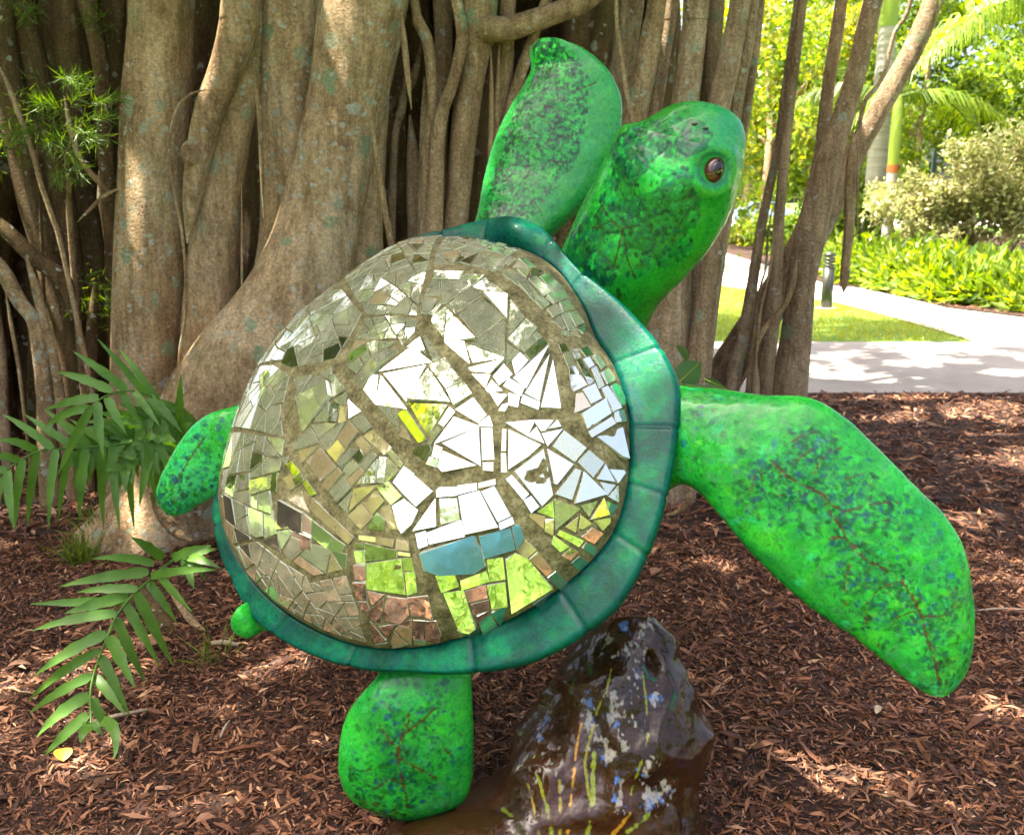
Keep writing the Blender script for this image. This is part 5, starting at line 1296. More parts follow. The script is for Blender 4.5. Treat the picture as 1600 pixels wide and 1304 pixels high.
SK = ([([(638, 1115), (632, 1140), (624, 1165), (622, 1190), (628, 1215), (635, 1240), (636, 1262)], 5), ([(592, 1130), (608, 1155), (622, 1170)], 4), ([(632, 1145), (660, 1125), (680, 1105)], 3), ([(625, 1185), (655, 1200), (682, 1215)], 4), ([(585, 1232), (610, 1215), (625, 1222)], 3), ([(600, 1095), (612, 1112)], 2), ([(690, 1165), (706, 1180)], 3)])
fl.leafy(SK, 26, 4, 10, 14, [DG, TE, lin(8, 78, 34), BL, GR, DT], 25)
for k, (ps, w) in enumerate(SK):
    fl.stroke(ps, w * 0.55, BN * 0.8, k, 0.8, 0.9)
fl.leafy(SK, 8, 3, 8, 12, [BR, GR, TE], 26)
fl.build('flipper', turtle)
st = [((392, 626), (375, 765)), ((362, 635), (350, 770)), ((340, 641), (338, 775)), ((322, 648), (328, 781)), ((298, 668), (312, 789)), ((278, 694), (298, 797)), ((262, 722), (287, 802)), ((250, 747), (277, 805)), ((244, 770), (269, 806)), ((247, 788), (262, 805))]
fl = Loft(st, [PY(380, 700, 0.06), 2.74, 2.72], [0.05, 0.05, 0.045, 0.035, 0.01], [0.05, 0.05, 0.045, 0.035, 0.01], 150, 130, 0.85, 0.8)
fl.base(GR, BR, lin(50, 180, 100), TE, scale=9, seed=31, sharp=1.2)
fl.dabs(170, 5, 13, [TE, BL, DG, lin(15, 90, 90)], np.abs(fl.v) < 0.8, 32, 0.8)
fl.dabs(110, 5, 12, [BR, GR, SG], np.abs(fl.v) < 0.9, 33, 0.7)
for k, (ps, w) in enumerate([([(330, 670), (308, 700), (285, 735), (268, 765)], 3), ([(308, 700), (325, 705)], 2), ([(290, 725), (305, 735)], 2), ([(315, 690), (300, 680)], 2)]):
    fl.stroke(ps, w * 0.6, BN * 0.7, k, 0.7, 0.9)
fl.build('flipper', turtle)
st = [((400, 925), (430, 980)), ((386, 938), (412, 986)), ((371, 949), (398, 993)), ((361, 965), (385, 997)), ((361, 979), (374, 993))]
fl = Loft(st, [PY(400, 950, 0.05), 2.32, 2.32], [0.012, 0.016, 0.014, 0.006], [0.012, 0.014, 0.012, 0.006], 60, 90, 0.9, 0.9)
fl.base(GR, lin(50, 190, 60), BR, scale=12, seed=41)
fl.build('tail', turtle)

# --- head and neck
st = [((815, 455), (962, 585)), ((842, 432), (985, 552)), ((872, 403), (1006, 518)), ((895, 358), (1031, 474)), ((915, 314), (1075, 428)), ((937, 272), (1112, 386)), ((953, 237), (1140, 337)), ((967, 210), (1156, 290)), ((984, 196), (1163, 248)), ((1018, 192), (1165, 222)), ((1058, 187), (1161, 206)), ((1090, 185), (1150, 194)), ((1112, 184), (1136, 187))]
hd = Loft(st, [PY(930, 480, 0.20), 2.64, 2.58, 2.56, 2.58], [0.09, 0.11, 0.135, 0.145, 0.125, 0.07, 0.02], [0.09, 0.11, 0.12, 0.11, 0.08, 0.04, 0.012], 300, 290, 0.95, 0.95, dY=(0.06, -0.03))
ec = hd.find(1113, 264)
# brow ridge round the eye and a beak line
d_e = np.linalg.norm(hd.V - ec, axis=1)
hd.V += hd.N * (0.014 * np.exp(-0.5 * ((d_e - 0.052) / 0.020) ** 2) * hd.front)[:, None]
hd.V += hd.N * (-0.012 * np.exp(-0.5 * (d_e / 0.028) ** 2) * hd.front)[:, None]
cheek = hd.find(1060, 300); hd.V += hd.N * (0.010 * np.exp(-0.5 * (np.linalg.norm(hd.V - cheek, axis=1) / 0.06) ** 2))[:, None]
brow2 = hd.V[np.argmin(((hd.px - [978, 196]) ** 2).sum(1))]
hd.V += hd.N * (0.006 * np.exp(-0.5 * (np.linalg.norm(hd.V - brow2, axis=1) / 0.022) ** 2))[:, None]
hd.prep()
hd.base(lin(22, 122, 38), lin(30, 152, 42), lin(20, 120, 30), lin(54, 138, 40), scale=6, seed=51, sharp=1.0)
snout = np.clip((hd.px[:, 0] - 1060) / 60, 0, 1) * np.clip((300 - hd.px[:, 1]) / 60, 0, 1)
hd.mix(0.75 * snout, lin(40, 140, 85)); hd.mix(0.5 * np.clip((hd.px[:, 1] - 300) / 120, 0, 1) * np.clip((hd.px[:, 0] - 1000) / 80, 0, 1), lin(50, 150, 35))
sc_px = [(962, 300), (990, 262), (1020, 232), (1055, 205), (1040, 255), (1012, 290), (985, 330), (955, 345), (925, 370), (958, 385), (1000, 375), (1040, 350), (1025, 318), (1052, 300), (905, 385), (935, 415), (1075, 215), (975, 235), (1000, 210), (1062, 330), (995, 405), (1045, 385)]
S3 = np.array([hd.find(*p) for p in sc_px]); D = np.stack([np.linalg.norm(hd.V - s_, axis=1) for s_ in S3], 1)
Ds = np.sort(D, 1); wcell = np.argmin(D, 1)
g = np.random.default_rng(52); tone = np.array([[DT, lin(6, 80, 44), lin(16, 130, 46), lin(2, 64, 54), lin(10, 104, 46)][g.integers(5)] for _ in S3])
patch = hd.front & (Ds[:, 0] < 0.055 + 0.01 * vnoise(hd.V, 60, 3))
edge = np.clip(1 - (Ds[:, 1] - Ds[:, 0]) / 0.014, 0, 1)
a = patch * 0.95
hd.mix(a * np.clip(0.75 + 0.5 * fbm(hd.V, 40, 2, 6), 0, 1), tone[wcell]); 
patch_m = patch
hd.dabs(520, 4, 11, [GR, lin(26, 165, 60), DG, TE, lin(16, 130, 70)], patch_m, 53, 0.8)
hd.dabs(320, 4, 10, [DT, lin(6, 70, 54), lin(4, 60, 30)], patch_m, 54, 0.9)
hd.mix(patch * edge * 0.55 * np.clip(0.7 + fbm(hd.V, 50, 2, 8), 0, 1), lin(8, 40, 26))
for k, (ps, w) in enumerate([([(938, 318), (952, 340), (972, 358), (1000, 352)], 3), ([(905, 352), (935, 356), (955, 345)], 3), ([(972, 358), (968, 385), (958, 420)], 3), ([(972, 360), (982, 410), (992, 432)], 3), ([(1000, 262), (990, 300), (1010, 330)], 2), ([(1075, 330), (1062, 350)], 2), ([(965, 452), (968, 465)], 5)]):
    hd.stroke(ps, w * 0.7, lin(34, 36, 16), k, 0.75)
hd.stroke([(1136, 215), (1138, 265), (1140, 292), (1158, 298)], 2.5, lin(95, 150, 90), 61, 0.7)
hd.stroke([(1080, 420), (1115, 375), (1140, 330), (1155, 296)], 2, lin(90, 150, 70), 62, 0.5)
hd.mix(0.8 * np.clip(1 - np.abs(d_e - 0.038) / 0.009, 0, 1) * hd.front, lin(8, 90, 76))
hd.prep()
hd.V = hd.V - hd.N * (0.0009 * patch * edge)[:, None]
head = hd.build('head', turtle)
def ellipsoid(name, c, ax, ns=24, nr=14, mat='eye', parent=None):
    A = [np.asarray(a_, float) for a_ in ax]; V = []
    for i in range(nr + 1):
        p = math.pi * i / nr
        for k in range(ns):
            t = 2 * math.pi * k / ns
            V.append(c + A[0] * math.sin(p) * math.cos(t) + A[1] * math.sin(p) * math.sin(t) + A[2] * math.cos(p))
    i = (np.arange(nr)[:, None] * ns + np.arange(ns)[None]).ravel(); j = (np.arange(nr)[:, None] * ns + (np.arange(ns)[None] + 1) % ns).ravel()
    return obj(name, raw_mesh(name, V, np.stack([i, j, j + ns, i + ns], 1), M[mat]), parent)
ec = hd.find(1115, 264); toc = unit(CAM - ec); ne = unit(toc * 0.85 + _r * 0.5 + _u * 0.15)
ea = unit(np.cross(ne, _u * 1.0 + _r * 0.35)); eb = np.cross(ea, ne)
eye = ellipsoid('eye', ec - ne * 0.006, (ea * 0.028, eb * 0.040, ne * 0.030), mat='eye', parent=head)
ellipsoid('pupil', ec + ne * 0.0165, (ea * 0.015, eb * 0.021, ne * 0.009), mat='pupil', parent=eye)
for (x, y) in ((1086, 193), (1103, 200)):
    q = hd.find(x, y); ellipsoid('nostril', q, (_r * 0.0075, unit(_u + _f) * 0.0045, _f * 0.005), 12, 8, 'nostril', head)

# ================================================================== painted rock under the turtle
st = [((960, 968), (1015, 966)), ((945, 975), (1030, 974)), ((922, 992), (1046, 998)), ((900, 1020), (1060, 1030)), ((882, 1048), (1070, 1060)), ((866, 1080), (1082, 1090)), ((845, 1112), (1096, 1118)), ((824, 1140), (1102, 1145)), ((806, 1172), (1098, 1172)), ((800, 1205), (1086, 1200)), ((775, 1232), (1082, 1230)), ((700, 1258), (1085, 1262)), ((630, 1285), (1096, 1295)), ((580, 1320), (1112, 1330)), ((540, 1365), (1125, 1375)), ((520, 1410), (1130, 1415))]
rk = Loft(st[::-1], [2.13, 2.18, 2.22, 2.26, 2.28], [0.20, 0.22, 0.20, 0.17, 0.12, 0.03], [0.28, 0.26, 0.22, 0.18, 0.12, 0.03], 300, 330, 0.85, 0.8, nb=90)
f1 = fbm(rk.V, 7, 3, 71); rid = 1 - np.abs(fbm(rk.V * [1.0, 1, 0.75] + 0.25 * fbm(rk.V, 6, 1, 70)[:, None] * 0.3, 8, 2, 72)) * 3.2
rk.V += rk.N * (0.022 * f1 + 0.015 * np.clip(rid, -0.4, 1) + 0.004 * fbm(rk.V, 34, 3, 73))[:, None]
hole = rk.find(1020, 1035); rk.V -= rk.N * (0.035 * np.exp(-0.5 * (np.linalg.norm((rk.V - hole) * [1.3, 1, 0.8], axis=1) / 0.016) ** 2))[:, None]
hole2 = rk.find(860, 1175); rk.V -= rk.N * (0.02 * np.exp(-0.5 * (np.linalg.norm(rk.V - hole2, axis=1) / 0.02) ** 2))[:, None]
rk.prep()
rk.base(lin(28, 14, 6), lin(60, 34, 16), lin(34, 19, 9), lin(70, 44, 24), scale=7, seed=74, sharp=1.3)
rk.dabs(60, 14, 40, [lin(20, 60, 24), lin(64, 50, 66), lin(80, 54, 34)], None, 75, 0.3, 0.3)
crust2 = 0.55 * fbm(rk.V * [1, 1, 0.55], 50, 3, 78) + 0.5 * fbm(rk.V * [1, 1, 0.6], 130, 2, 79); crust3 = 0.6 * fbm(rk.V * [1, 1, 0.5], 42, 3, 81) + 0.4 * fbm(rk.V, 120, 2, 82)
crust = 0.5 * fbm(rk.V, 45, 2, 76) + 0.75 * fbm(rk.V, 120, 3, 77)
for (x, y, r_, bl) in [(952, 1000, 22, 0.8), (978, 985, 16, 0.6), (985, 1015, 20, 0.4), (1008, 975, 18, 0.0), (990, 1055, 14, 0.1), (918, 1095, 18, 0.5), (968, 1115, 26, 0.6), (925, 1130, 12, 0.2), (985, 1130, 14, 0.1), (945, 1165, 20, 0.2), (975, 1165, 18, 0.2), (845, 1140, 22, 0.6), (852, 1195, 24, 0.0), (812, 1195, 16, 0.8), (945, 1190, 14, 0.6), (970, 1220, 20, 0.9), (965, 1250, 18, 0.8), (1005, 1210, 18, 0.7), (1030, 1190, 14, 0.5), (1020, 1250, 22, 0.4), (1045, 1235, 16, 0.2), (862, 1110, 9, 0), (1020, 1090, 14, 0.5), (880, 1225, 12, 0)]:
    q = rk.find(x, y); d = np.linalg.norm(rk.V - q, axis=1) / (r_ / 1537 * 2.15)
    al = np.clip((0.18 - 0.5 * d + 1.9 * crust2) * 3.5, 0, 1) * (d < 1.7)
    rk.mix(0.8 * al, lin(150, 145, 135)); rk.mix(bl * 0.9 * np.clip((0.12 - 0.5 * d + 1.6 * crust3) * 4, 0, 1) * (d < 1.3), lin(84, 130, 200))
for k, (ps, w, c) in enumerate([
    ([(955, 1045), (948, 1080), (932, 1110), (922, 1150), (914, 1190), (918, 1230), (922, 1250)], 3, lin(150, 150, 40)), ([(908, 1130), (900, 1170), (897, 1210), (892, 1250), (886, 1304)], 3, lin(205, 150, 40)), ([(928, 1178), (926, 1215), (926, 1250), (918, 1304)], 5, lin(150, 165, 50)), ([(835, 1180), (843, 1220), (855, 1260), (862, 1304)], 4, lin(150, 160, 45)), ([(874, 1220), (875, 1260), (874, 1304)], 3, lin(165, 150, 45)), ([(824, 1225), (834, 1260), (842, 1304)], 3, lin(150, 130, 30)), ([(1004, 1055), (1010, 1100), (1012, 1150), (1002, 1190), (985, 1240)], 2.5, lin(140, 150, 40)), ([(985, 1270), (958, 1304)], 4, lin(205, 150, 40)), ([(1015, 1270), (980, 1300)], 5, lin(140, 160, 50)), ([(898, 1060), (892, 1080)], 4, lin(40, 90, 30)), ([(920, 1035), (924, 1052)], 4, lin(40, 90, 30)), ([(784, 1262), (800, 1275)], 3, lin(110, 130, 40)), ([(1006, 1040), (1012, 1058), (1025, 1062)], 4, lin(10, 90, 60)), ([(1055, 1085), (1050, 1105)], 5, lin(20, 80, 40))]):
    rk.stroke(ps, w * 0.75, c * 0.7, k, 0.85, 0.5)
rock = rk.build('painted_rock', None, 'rock')
tag(rock, 'glossy dark brown sculpted rock with blue and white paint patches and yellow drips', 'rock')

# ================================================================== ferns and small plants
def leaflet(parent, b, t, width, sag, seed, mat='fern', side=None, mid=None):
    """strap leaflet from b to t with a folded midrib, wavy edge and pointed tip"""
    g = np.random.default_rng(seed); b, t = np.asarray(b, float), np.asarray(t, float); L = np.linalg.norm(t - b); n = 12
    m_ = (b + t) / 2 + np.array([0, -0.02, sag]) if mid is None else np.asarray(mid, float)
    u = np.linspace(0, 1, n)[:, None]; C = (1 - u) ** 2 * b + 2 * u * (1 - u) * m_ + u ** 2 * t
    T = np.gradient(C, axis=0); T /= np.linalg.norm(T, axis=1)[:, None]
    sd = np.cross(T, unit(CAM - (b + t) / 2 + g.normal(0, 0.5, 3) + [0, 0, 0.6])); sd /= np.linalg.norm(sd, axis=1)[:, None]
    nr = np.cross(sd, T)
    wd = width * np.clip(np.minimum((u[:, 0] + 0.10) / 0.16, 1), 0, 1) * np.clip((1.0 - u[:, 0]) / 0.55, 0.03, 1) ** 0.75 * (1 + 0.10 * np.sin(u[:, 0] * 23 + g.uniform(0, 6)))
    wav = 0.10 * width * np.sin(u[:, 0] * 17 + g.uniform(0, 6))
    l = C + sd * wd[:, None] + nr * (0.25 * wd + wav)[:, None]; r_ = C - sd * wd[:, None] + nr * (0.25 * wd - wav)[:, None]
    V = np.stack([l, C, r_], 1).reshape(-1, 3); F = []
    for i in range(n - 1):
        F += [(3 * i, 3 * i + 1, 3 * i + 4, 3 * i + 3), (3 * i + 1, 3 * i + 2, 3 * i + 5, 3 * i + 4)]
    return obj('leaflet', raw_mesh('leaflet', V, F, M[mat]), parent)

def fern_frond(thing, rach, Yr, pairs, width, seed, sag=0.02):
    R = [at(x, y, q) for (x, y), q in zip(rach, Yr)]
    V, F = tube(R, np.linspace(0.006, 0.003, len(R)), 6, lumps=0)
    fr = obj('frond', raw_mesh('frond', V, F, M['fern']), thing)
    rp = np.array(rach, float); seg = np.concatenate([[0], np.cumsum(np.linalg.norm(np.diff(rp, axis=0), axis=1))])
    g = np.random.default_rng(seed)
    for k, (b, t) in enumerate(pairs):
        # depth of the base from the nearest point of the rachis
        d = np.linalg.norm(rp - b, axis=1); i = int(np.argmin(d)); Yb = Yr[i]
        leaflet(fr, at(*b, Yb), at(*t, Yb + g.uniform(-0.10, 0.02)), width * g.uniform(0.85, 1.15), sag + g.uniform(-0.01, 0.02), seed + k)
    return fr

fern1 = empty('strap_fern', (at(270, 700, 3.9)[0], 3.9, 0), 'large strap-leaved fern arching left from the roots beside the left trunk', 'fern', 'ferns at the foot of the banyan')
fern_frond(fern1, [(268, 668), (255, 640), (238, 620), (202, 610), (164, 619), (142, 637)], [3.95, 3.92, 3.88, 3.8, 3.72, 3.68],
    [((228, 617), (152, 529)), ((255, 640), (186, 545)), ((197, 609), (114, 549)), ((175, 611), (87, 581)), ((154, 621), (71, 640)), ((142, 637), (68, 670)), ((144, 634), (89, 745)), ((152, 628), (162, 715)), ((167, 621), (197, 677)), ((190, 612), (222, 668)), ((210, 612), (250, 666)), ((232, 618), (272, 672)), ((245, 628), (285, 676))], 0.0165, 800)
fern_frond(fern1, [(250, 690), (210, 692), (157, 697), (114, 700), (68, 703), (33, 718), (0, 743), (-30, 768)], [3.95, 3.9, 3.82, 3.76, 3.7, 3.64, 3.6, 3.58],
    [((83, 701), (4, 647)), ((116, 699), (38, 647)), ((140, 697), (70, 640)), ((58, 705), (-2, 688)), ((30, 720), (-18, 716)), ((10, 735), (-30, 735)), ((12, 735), (22, 828)), ((36, 717), (24, 826)), ((58, 706), (43, 822)), ((88, 702), (76, 824)), ((111, 702), (91, 816)), ((134, 700), (124, 816)), ((160, 698), (162, 826)), ((182, 697), (166, 758)), ((202, 694), (182, 778)), ((223, 692), (233, 763)), ((238, 690), (250, 743)), ((175, 697), (187, 826)), ((200, 695), (210, 828)), ((170, 697), (110, 655)), ((0, 745), (-8, 830)), ((-20, 760), (-30, 840))], 0.0165, 840)
fern_frond(fern1, [(280, 690), (281, 670), (281, 655)], [3.9, 3.88, 3.86], [((281, 668), (283, 585)), ((281, 675), (262, 640)), ((283, 680), (300, 660))], 0.017, 880)
fern_frond(fern1, [(252, 700), (240, 690), (228, 686)], [3.8, 3.78, 3.76], [((250, 685), (275, 690)), ((240, 690), (218, 790)), ((232, 690), (240, 770)), ((228, 688), (250, 690)), ((245, 692), (268, 740))], 0.02, 890)
g = np.random.default_rng(97)
for k, (ox, oy, oY, sc_) in enumerate([(22, 26, 0.16, 0.95), (48, 10, 0.22, 0.8), (-12, 52, 0.10, 0.9), (30, 60, 0.05, 0.7)]):
    src = [(268, 668), (250, 645), (225, 630), (190, 625), (160, 635), (138, 655), (120, 685)]
    bx, by = src[0]; rr_ = [(bx + (x - bx) * sc_ + ox, by + (y - by) * sc_ + oy) for x, y in src]
    prs = []
    for i in range(1, len(rr_)):
        for t_ in (0.15, 0.65):
            x = rr_[i - 1][0] * (1 - t_) + rr_[i][0] * t_; y = rr_[i - 1][1] * (1 - t_) + rr_[i][1] * t_; L_ = 78 * sc_ * (1 - 0.05 * i)
            prs += [((x, y), (x - L_ * 0.75 + g.uniform(-8, 8), y - L_ * (0.75 - 0.13 * i))), ((x, y), (x + g.uniform(-12, 22) - 3 * i, y + L_ * g.uniform(0.85, 1.1)))]
    fern_frond(fern1, rr_, [4.0 + oY - 0.04 * i for i in range(len(rr_))], prs, 0.017, 1000 + 60 * k)
fern2 = empty('strap_fern', (at(300, 880, 3.4)[0], 3.4, 0), 'single long fern frond drooping over the mulch below the left flipper', 'fern', 'ferns at the foot of the banyan')
fern_frond(fern2, [(335, 858), (300, 862), (267, 877), (236, 904), (209, 928), (182, 962), (162, 1009), (147, 1051), (141, 1086), (143, 1140)], [3.35, 3.3, 3.22, 3.12, 3.03, 2.92, 2.8, 2.7, 2.62, 2.52],
    [((240, 880), (143, 873)), ((232, 893), (93, 916)), ((215, 920), (120, 925)), ((193, 939), (48, 943)), ((200, 930), (100, 958)), ((182, 958), (50, 985)), ((166, 989), (54, 1055)), ((155, 1016), (44, 1094)), ((143, 1055), (46, 1113)), ((139, 1086), (58, 1150)), ((137, 1115), (70, 1179)), ((255, 872), (205, 839)), ((247, 897), (300, 955)), ((232, 910), (277, 974)), ((213, 926), (271, 1040)), ((197, 943), (249, 1040)), ((182, 966), (226, 1063)), ((170, 993), (211, 1074)), ((158, 1024), (203, 1117)), ((149, 1056), (197, 1117)), ((143, 1090), (177, 1150)), ((143, 1130), (160, 1148)), ((143, 1130), (126, 1160)), ((285, 868), (345, 888)), ((300, 862), (336, 858)), ((290, 868), (303, 920)), ((300, 868), (320, 905)), ((236, 900), (340, 890)), ((270, 872), (330, 852))], 0.0165, 900, 0.015)
# curled tip leaflet
leaflet(fern2.children[0], at(160, 1125, 2.56), at(178, 1186, 2.45), 0.016, 0.0, 960, mid=at(190, 1130, 2.5))

# feathery plant in the sun patch on the left
fe = empty('feathery_shrub', (at(120, 220, 5.0)[0], 5.0, 0), 'bright feathery needle-leaved sprig catching the sun at upper left', 'plant')
g = np.random.default_rng(91)
V, F = tube([at(110, 420, 5.25) * [1, 1, 0] - [0, 0, 0.05], at(112, 380, 5.2), at(108, 290, 5.05), at(105, 240, 4.9), at(130, 190, 4.75)], [0.02, 0.018, 0.014, 0.01, 0.004], 6, lumps=0.02)
obj('stem', raw_mesh('stem', V, F, M['bark_root']), fe)
M['feather'] = mat_leaf('feather_leaf', [(0, (0.04, 0.10, 0.01)), (0.6, (0.09, 0.18, 0.015)), (1, (0.2, 0.27, 0.04))], trans=0.4)
for k, (x0, y0, x1, y1) in enumerate([(108, 170, 140, 120), (140, 165, 186, 150), (120, 190, 178, 180), (100, 200, 170, 215), (90, 210, 75, 230), (95, 170, 60, 160), (110, 230, 125, 280), (80, 190, 100, 240), (115, 205, 150, 225), (60, 200, 30, 215), (95, 120, 120, 125), (100, 260, 90, 285)]):
    P0, P1 = at(x0, y0, 4.8), at(x1, y1, 4.65); nn = 90; t = g.random(nn)[:, None]
    P = P0 * (1 - t) + P1 * t + g.normal(0, 0.006, (nn, 3)); dr = np.tile(unit(P1 - P0), (nn, 1)) * 1.2 + g.normal(0, 0.55, (nn, 3))
    V, F = leaves(P, 0.08, 92 + k, up=0, aspect=0.045, dirs=dr)
    obj('spray', raw_mesh('spray', V, F, M['feather'], False), fe)
# dim leafy growth low on the left
dm = empty('undergrowth_shrub', (at(60, 230, 5.3)[0], 5.3, 0), 'dim dark green leafy sprigs in the shade at the left edge', 'plant')
P = blobs([at(10, 220, 5.4), at(60, 170, 5.5), at(150, 30, 5.6), at(180, 470, 5.4), at(40, 20, 5.5)], [0.16, 0.2, 0.12, 0.25, 0.12], 900, 93, 0.1)
V, F = leaves(P, 0.07, 94, up=0, aspect=0.12)
obj('sprig', raw_mesh('sprig', V, F, M['foliage_a'], False), dm)
V, F = tube([at(60, 560, 5.5) * [1, 1, 0], at(62, 300, 5.45), at(55, 180, 5.45)], [0.012, 0.01, 0.004], 6); obj('stem', raw_mesh('stem', V, F, M['bark_dark']), dm)

# fig seedling with round leaves next to the rim
sd_ = empty('fig_seedling', at(1085, 640, 4.2) * [1, 1, 0], 'seedling with round glossy leaves peeping out behind the rim and right flipper', 'plant')
def round_leaf(name, c, ax, bx, mat, parent, cup=0.12, vein=True):
    """broad leaf: c base, ax along, bx half width"""
    n = 14; u = np.linspace(0, 1, n); w = np.sin(np.pi * np.clip(u, 0, 1) ** 0.8) ** 0.75; w[0] = 0.02; w[-1] = 0.02
    nr = unit(np.cross(ax, bx)); L = np.linalg.norm(ax); V = []
    for q, ww in zip(u, w):
        m_ = c + ax * q - nr * cup * L * (q - 0.5) ** 2 * 1.5
        V += [m_ + bx * ww + nr * cup * L * ww * 0.5, m_ + bx * ww * 0.5 + nr * cup * L * ww * 0.12, m_, m_ - bx * ww * 0.5 + nr * cup * L * ww * 0.12, m_ - bx * ww + nr * cup * L * ww * 0.5]
    F = [(5 * i + k, 5 * i + k + 1, 5 * i + k + 6, 5 * i + k + 5) for i in range(n - 1) for k in range(4)]
    o = obj(name, raw_mesh(name, V, F, M[mat]), parent)
    if vein and parent is not None:
        V2, F2 = tube([c, c + ax * 0.5 - nr * 0.002 + nr * 0.0, c + ax * 0.97], [0.0035, 0.0025, 0.001], 5, lumps=0)
        obj('midrib', raw_mesh('midrib', V2 + unit(CAM - c) * 0.004, F2, M['palm_green']), o)
    return o
YL = 3.6
b0 = at(1062, 596, YL)
round_leaf('leaf', b0, at(1094, 566, YL) - b0 + 0.0, (at(1094, 590, YL) - at(1066, 560, YL)) * 0.5, 'round_leaf', sd_)
round_leaf('leaf', at(1066, 600, YL), at(1120, 612, YL - 0.1) - at(1066, 600, YL), (at(1090, 618, YL) - at(1092, 600, YL + 0.15)) * 0.5, 'round_leaf', sd_)
round_leaf('leaf', at(1075, 562, YL + 0.1), at(1058, 538, YL + 0.1) - at(1075, 562, YL + 0.1), (at(1073, 545, YL) - at(1062, 552, YL + 0.1)) * 0.5, 'round_leaf', sd_)
round_leaf('leaf', at(1100, 592, YL + 0.1), at(1135, 608, YL) - at(1100, 592, YL + 0.1), (at(1120, 594, YL) - at(1114, 606, YL)) * 0.5, 'round_leaf', sd_)
V, F = tube([at(925, 962, YL), at(965, 860, YL), at(1012, 730, YL), at(1045, 645, YL), at(1062, 596, YL), at(1075, 562, YL + 0.1)], [0.008, 0.007, 0.006, 0.005, 0.004, 0.003], 6, lumps=0)
obj('stem', raw_mesh('stem', V, F, M['bark_root']), sd_)

# grass tufts
def tuft(label, px, py, n, h, seed, mat='foliage_a'):
    c = ground(px, py); t = empty('grass_tuft', (c[0], c[1], 0), label, 'grass')
    g = np.random.default_rng(seed); P = c + np.stack([g.normal(0, h * 0.16, n), g.normal(0, h * 0.16, n), np.zeros(n)], 1)
    V, F = leaves(P, h, seed, up=0, aspect=0.03, dirs=np.tile([0, 0, 1.3], (n, 1)))
    obj('blades', raw_mesh('blades', V, F, M[mat], False), t)
tuft('thin green grass tuft on the mulch below the small tail', 335, 1040, 34, 0.14, 101)
tuft('dim mossy grass tuft between the two ferns', 130, 885, 160, 0.16, 102)
tuft('dim grassy tuft hanging by the roots right of the long frond', 165, 850, 160, 0.2, 103)

# litter on the mulch
def flat_leaf(name, label, px, py, L, W, az, mat, lift=0.012, cup=0.25):
    c = ground(px, py); c[2] = bed_z(c[None])[0] + lift + 0.012
    d = np.array([math.cos(az), math.sin(az), 0.12]); s = np.array([-math.sin(az), math.cos(az), 0.1])
    o = round_leaf(name, c - d * L / 2, d * L, s * W / 2, mat, None, cup, vein=False)
    o['label'] = label; o['category'] = 'leaf'; o['group'] = 'fallen leaves on the mulch'
flat_leaf('fallen_leaf', 'yellow fallen leaf on the mulch below the long frond tip', 100, 1190, 0.062, 0.05, 2.0, 'yellow_leaf')
flat_leaf('fallen_leaf', 'curled pale brown leaf at the left edge beside the frond', 32, 1064, 0.085, 0.03, 0.1, 'brown_leaf')
flat_leaf('fallen_leaf', 'broad brown dry leaf half under the long frond', 245, 1020, 0.11, 0.07, 0.5, 'brown_leaf')
flat_leaf('fallen_leaf', 'orange-brown leaf at the bottom left on the mulch', 322, 1298, 0.05, 0.03, 0.3, 'brown_leaf')
flat_leaf('fallen_leaf', 'small pale leaf on the mulch below the right flipper tip', 1370, 1132, 0.05, 0.022, 1.0, 'pale_twig')
flat_leaf('fallen_leaf', 'rusty leaf on the mulch between rock and right flipper', 1025, 905, 0.07, 0.045, 0.8, 'brown_leaf')
def twig(label, a, b, r_, mat='pale_twig'):
    A, B = ground(*a), ground(*b); A[2] = bed_z(A[None])[0] + 0.02; B[2] = bed_z(B[None])[0] + 0.02
    mid = (A + B) / 2 + [0, 0, 0.006]
    V, F = tube([A, mid, B], [r_, r_ * 1.1, r_ * 0.6], 7, lumps=0.1)
    o = obj('twig', raw_mesh('twig', V, F, M[mat])); tag(o, label, 'twig', 'twigs on the mulch')
twig('long pale twig lying under the drooping frond tip', (115, 1150), (238, 1123), 0.006)
twig('short pale stick just below the small tail', (332, 1015), (374, 1018), 0.009)
twig('pale twig between the frond and the bottom flipper', (345, 1165), (360, 1138), 0.004)
twig('thin light stick at the right edge below the flipper', (1520, 975), (1600, 972), 0.004)

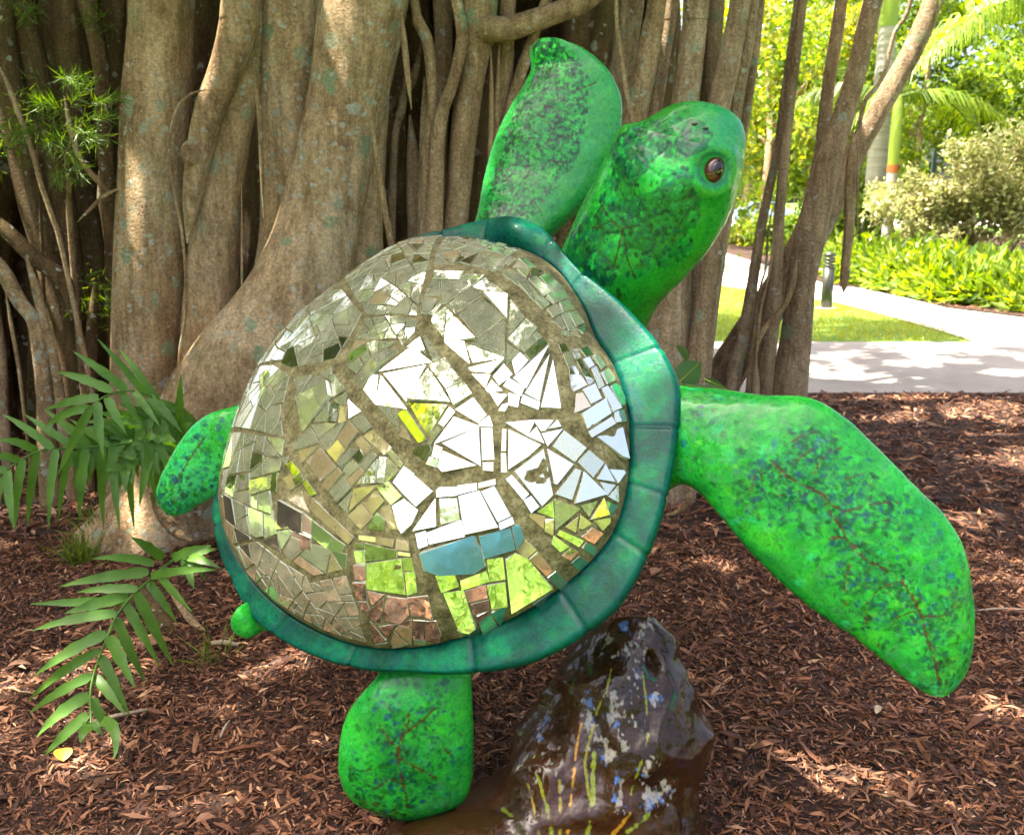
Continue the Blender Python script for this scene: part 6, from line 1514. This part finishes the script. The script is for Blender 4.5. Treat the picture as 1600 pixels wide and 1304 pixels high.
# ================================================================== the photographer, seen only in the mirrors
def skin_body(name, joints, edges, mat, parent=None):
    me = bpy.data.meshes.new(name); me.from_pydata([j[0] for j in joints], edges, []); me.materials.append(M[mat])
    o = obj(name, me, parent)
    md = o.modifiers.new('skin', 'SKIN'); md.use_smooth_shade = True
    for v, j in zip(me.skin_vertices[0].data, joints): v.radius = (j[1], j[2] if len(j) > 2 else j[1])
    me.skin_vertices[0].data[0].use_root = True
    sb = o.modifiers.new('sub', 'SUBSURF'); sb.levels = 1; sb.render_levels = 2
    return o
px_, py_ = -0.02, -0.45
Jp = lambda x, y, z: (px_ + x, py_ + y, z)
person = empty('person', (px_, py_, 0), 'person in teal shirt and jeans taking the picture, seen in the mirror tiles', 'person')
body_j = [(Jp(0, 0, 0.98), 0.13, 0.10), (Jp(0, 0, 1.2), 0.13, 0.09), (Jp(0, 0, 1.40), 0.14, 0.09), (Jp(0, 0.01, 1.52), 0.06), (Jp(0, 0.02, 1.60), 0.09, 0.10), (Jp(0, 0.02, 1.70), 0.085, 0.10),
          (Jp(-0.19, 0, 1.42), 0.055), (Jp(-0.26, 0.08, 1.20), 0.045), (Jp(-0.10, 0.28, 1.38), 0.035), (Jp(-0.06, 0.33, 1.45), 0.03),
          (Jp(0.19, 0, 1.42), 0.055), (Jp(0.26, 0.08, 1.20), 0.045), (Jp(0.10, 0.28, 1.38), 0.035), (Jp(0.06, 0.33, 1.45), 0.03),
          (Jp(-0.10, 0, 0.9), 0.085), (Jp(-0.11, 0.02, 0.5), 0.06), (Jp(-0.11, 0, 0.09), 0.045), (Jp(-0.11, 0.14, 0.03), 0.035),
          (Jp(0.10, 0, 0.9), 0.085), (Jp(0.11, 0.02, 0.5), 0.06), (Jp(0.11, 0, 0.09), 0.045), (Jp(0.11, 0.14, 0.03), 0.035)]
skin_body('body', body_j, [(0, 1), (1, 2), (2, 3), (3, 4), (4, 5), (2, 6), (6, 7), (7, 8), (8, 9), (2, 10), (10, 11), (11, 12), (12, 13), (0, 14), (14, 15), (15, 16), (16, 17), (0, 18), (18, 19), (19, 20), (20, 21)], 'skin', person)
skin_body('shirt', [(Jp(0, 0, 0.94), 0.17, 0.13), (Jp(0, 0, 1.2), 0.17, 0.12), (Jp(0, 0, 1.42), 0.17, 0.115), (Jp(-0.2, 0, 1.43), 0.075), (Jp(-0.25, 0.05, 1.27), 0.07), (Jp(0.2, 0, 1.43), 0.075), (Jp(0.25, 0.05, 1.27), 0.07)], [(0, 1), (1, 2), (2, 3), (3, 4), (2, 5), (5, 6)], 'shirt', person)
skin_body('jeans', [(Jp(0, 0, 0.93), 0.155, 0.125), (Jp(-0.1, 0, 0.85), 0.105), (Jp(-0.11, 0.02, 0.5), 0.08), (Jp(-0.11, 0, 0.1), 0.07), (Jp(0.1, 0, 0.85), 0.105), (Jp(0.11, 0.02, 0.5), 0.08), (Jp(0.11, 0, 0.1), 0.07)], [(0, 1), (1, 2), (2, 3), (0, 4), (4, 5), (5, 6)], 'jeans', person)
ellipsoid('hair', np.array(Jp(0, -0.02, 1.73)), ((0.098, 0, 0), (0, 0.11, 0), (0, 0, 0.09)), mat='hair', parent=person)
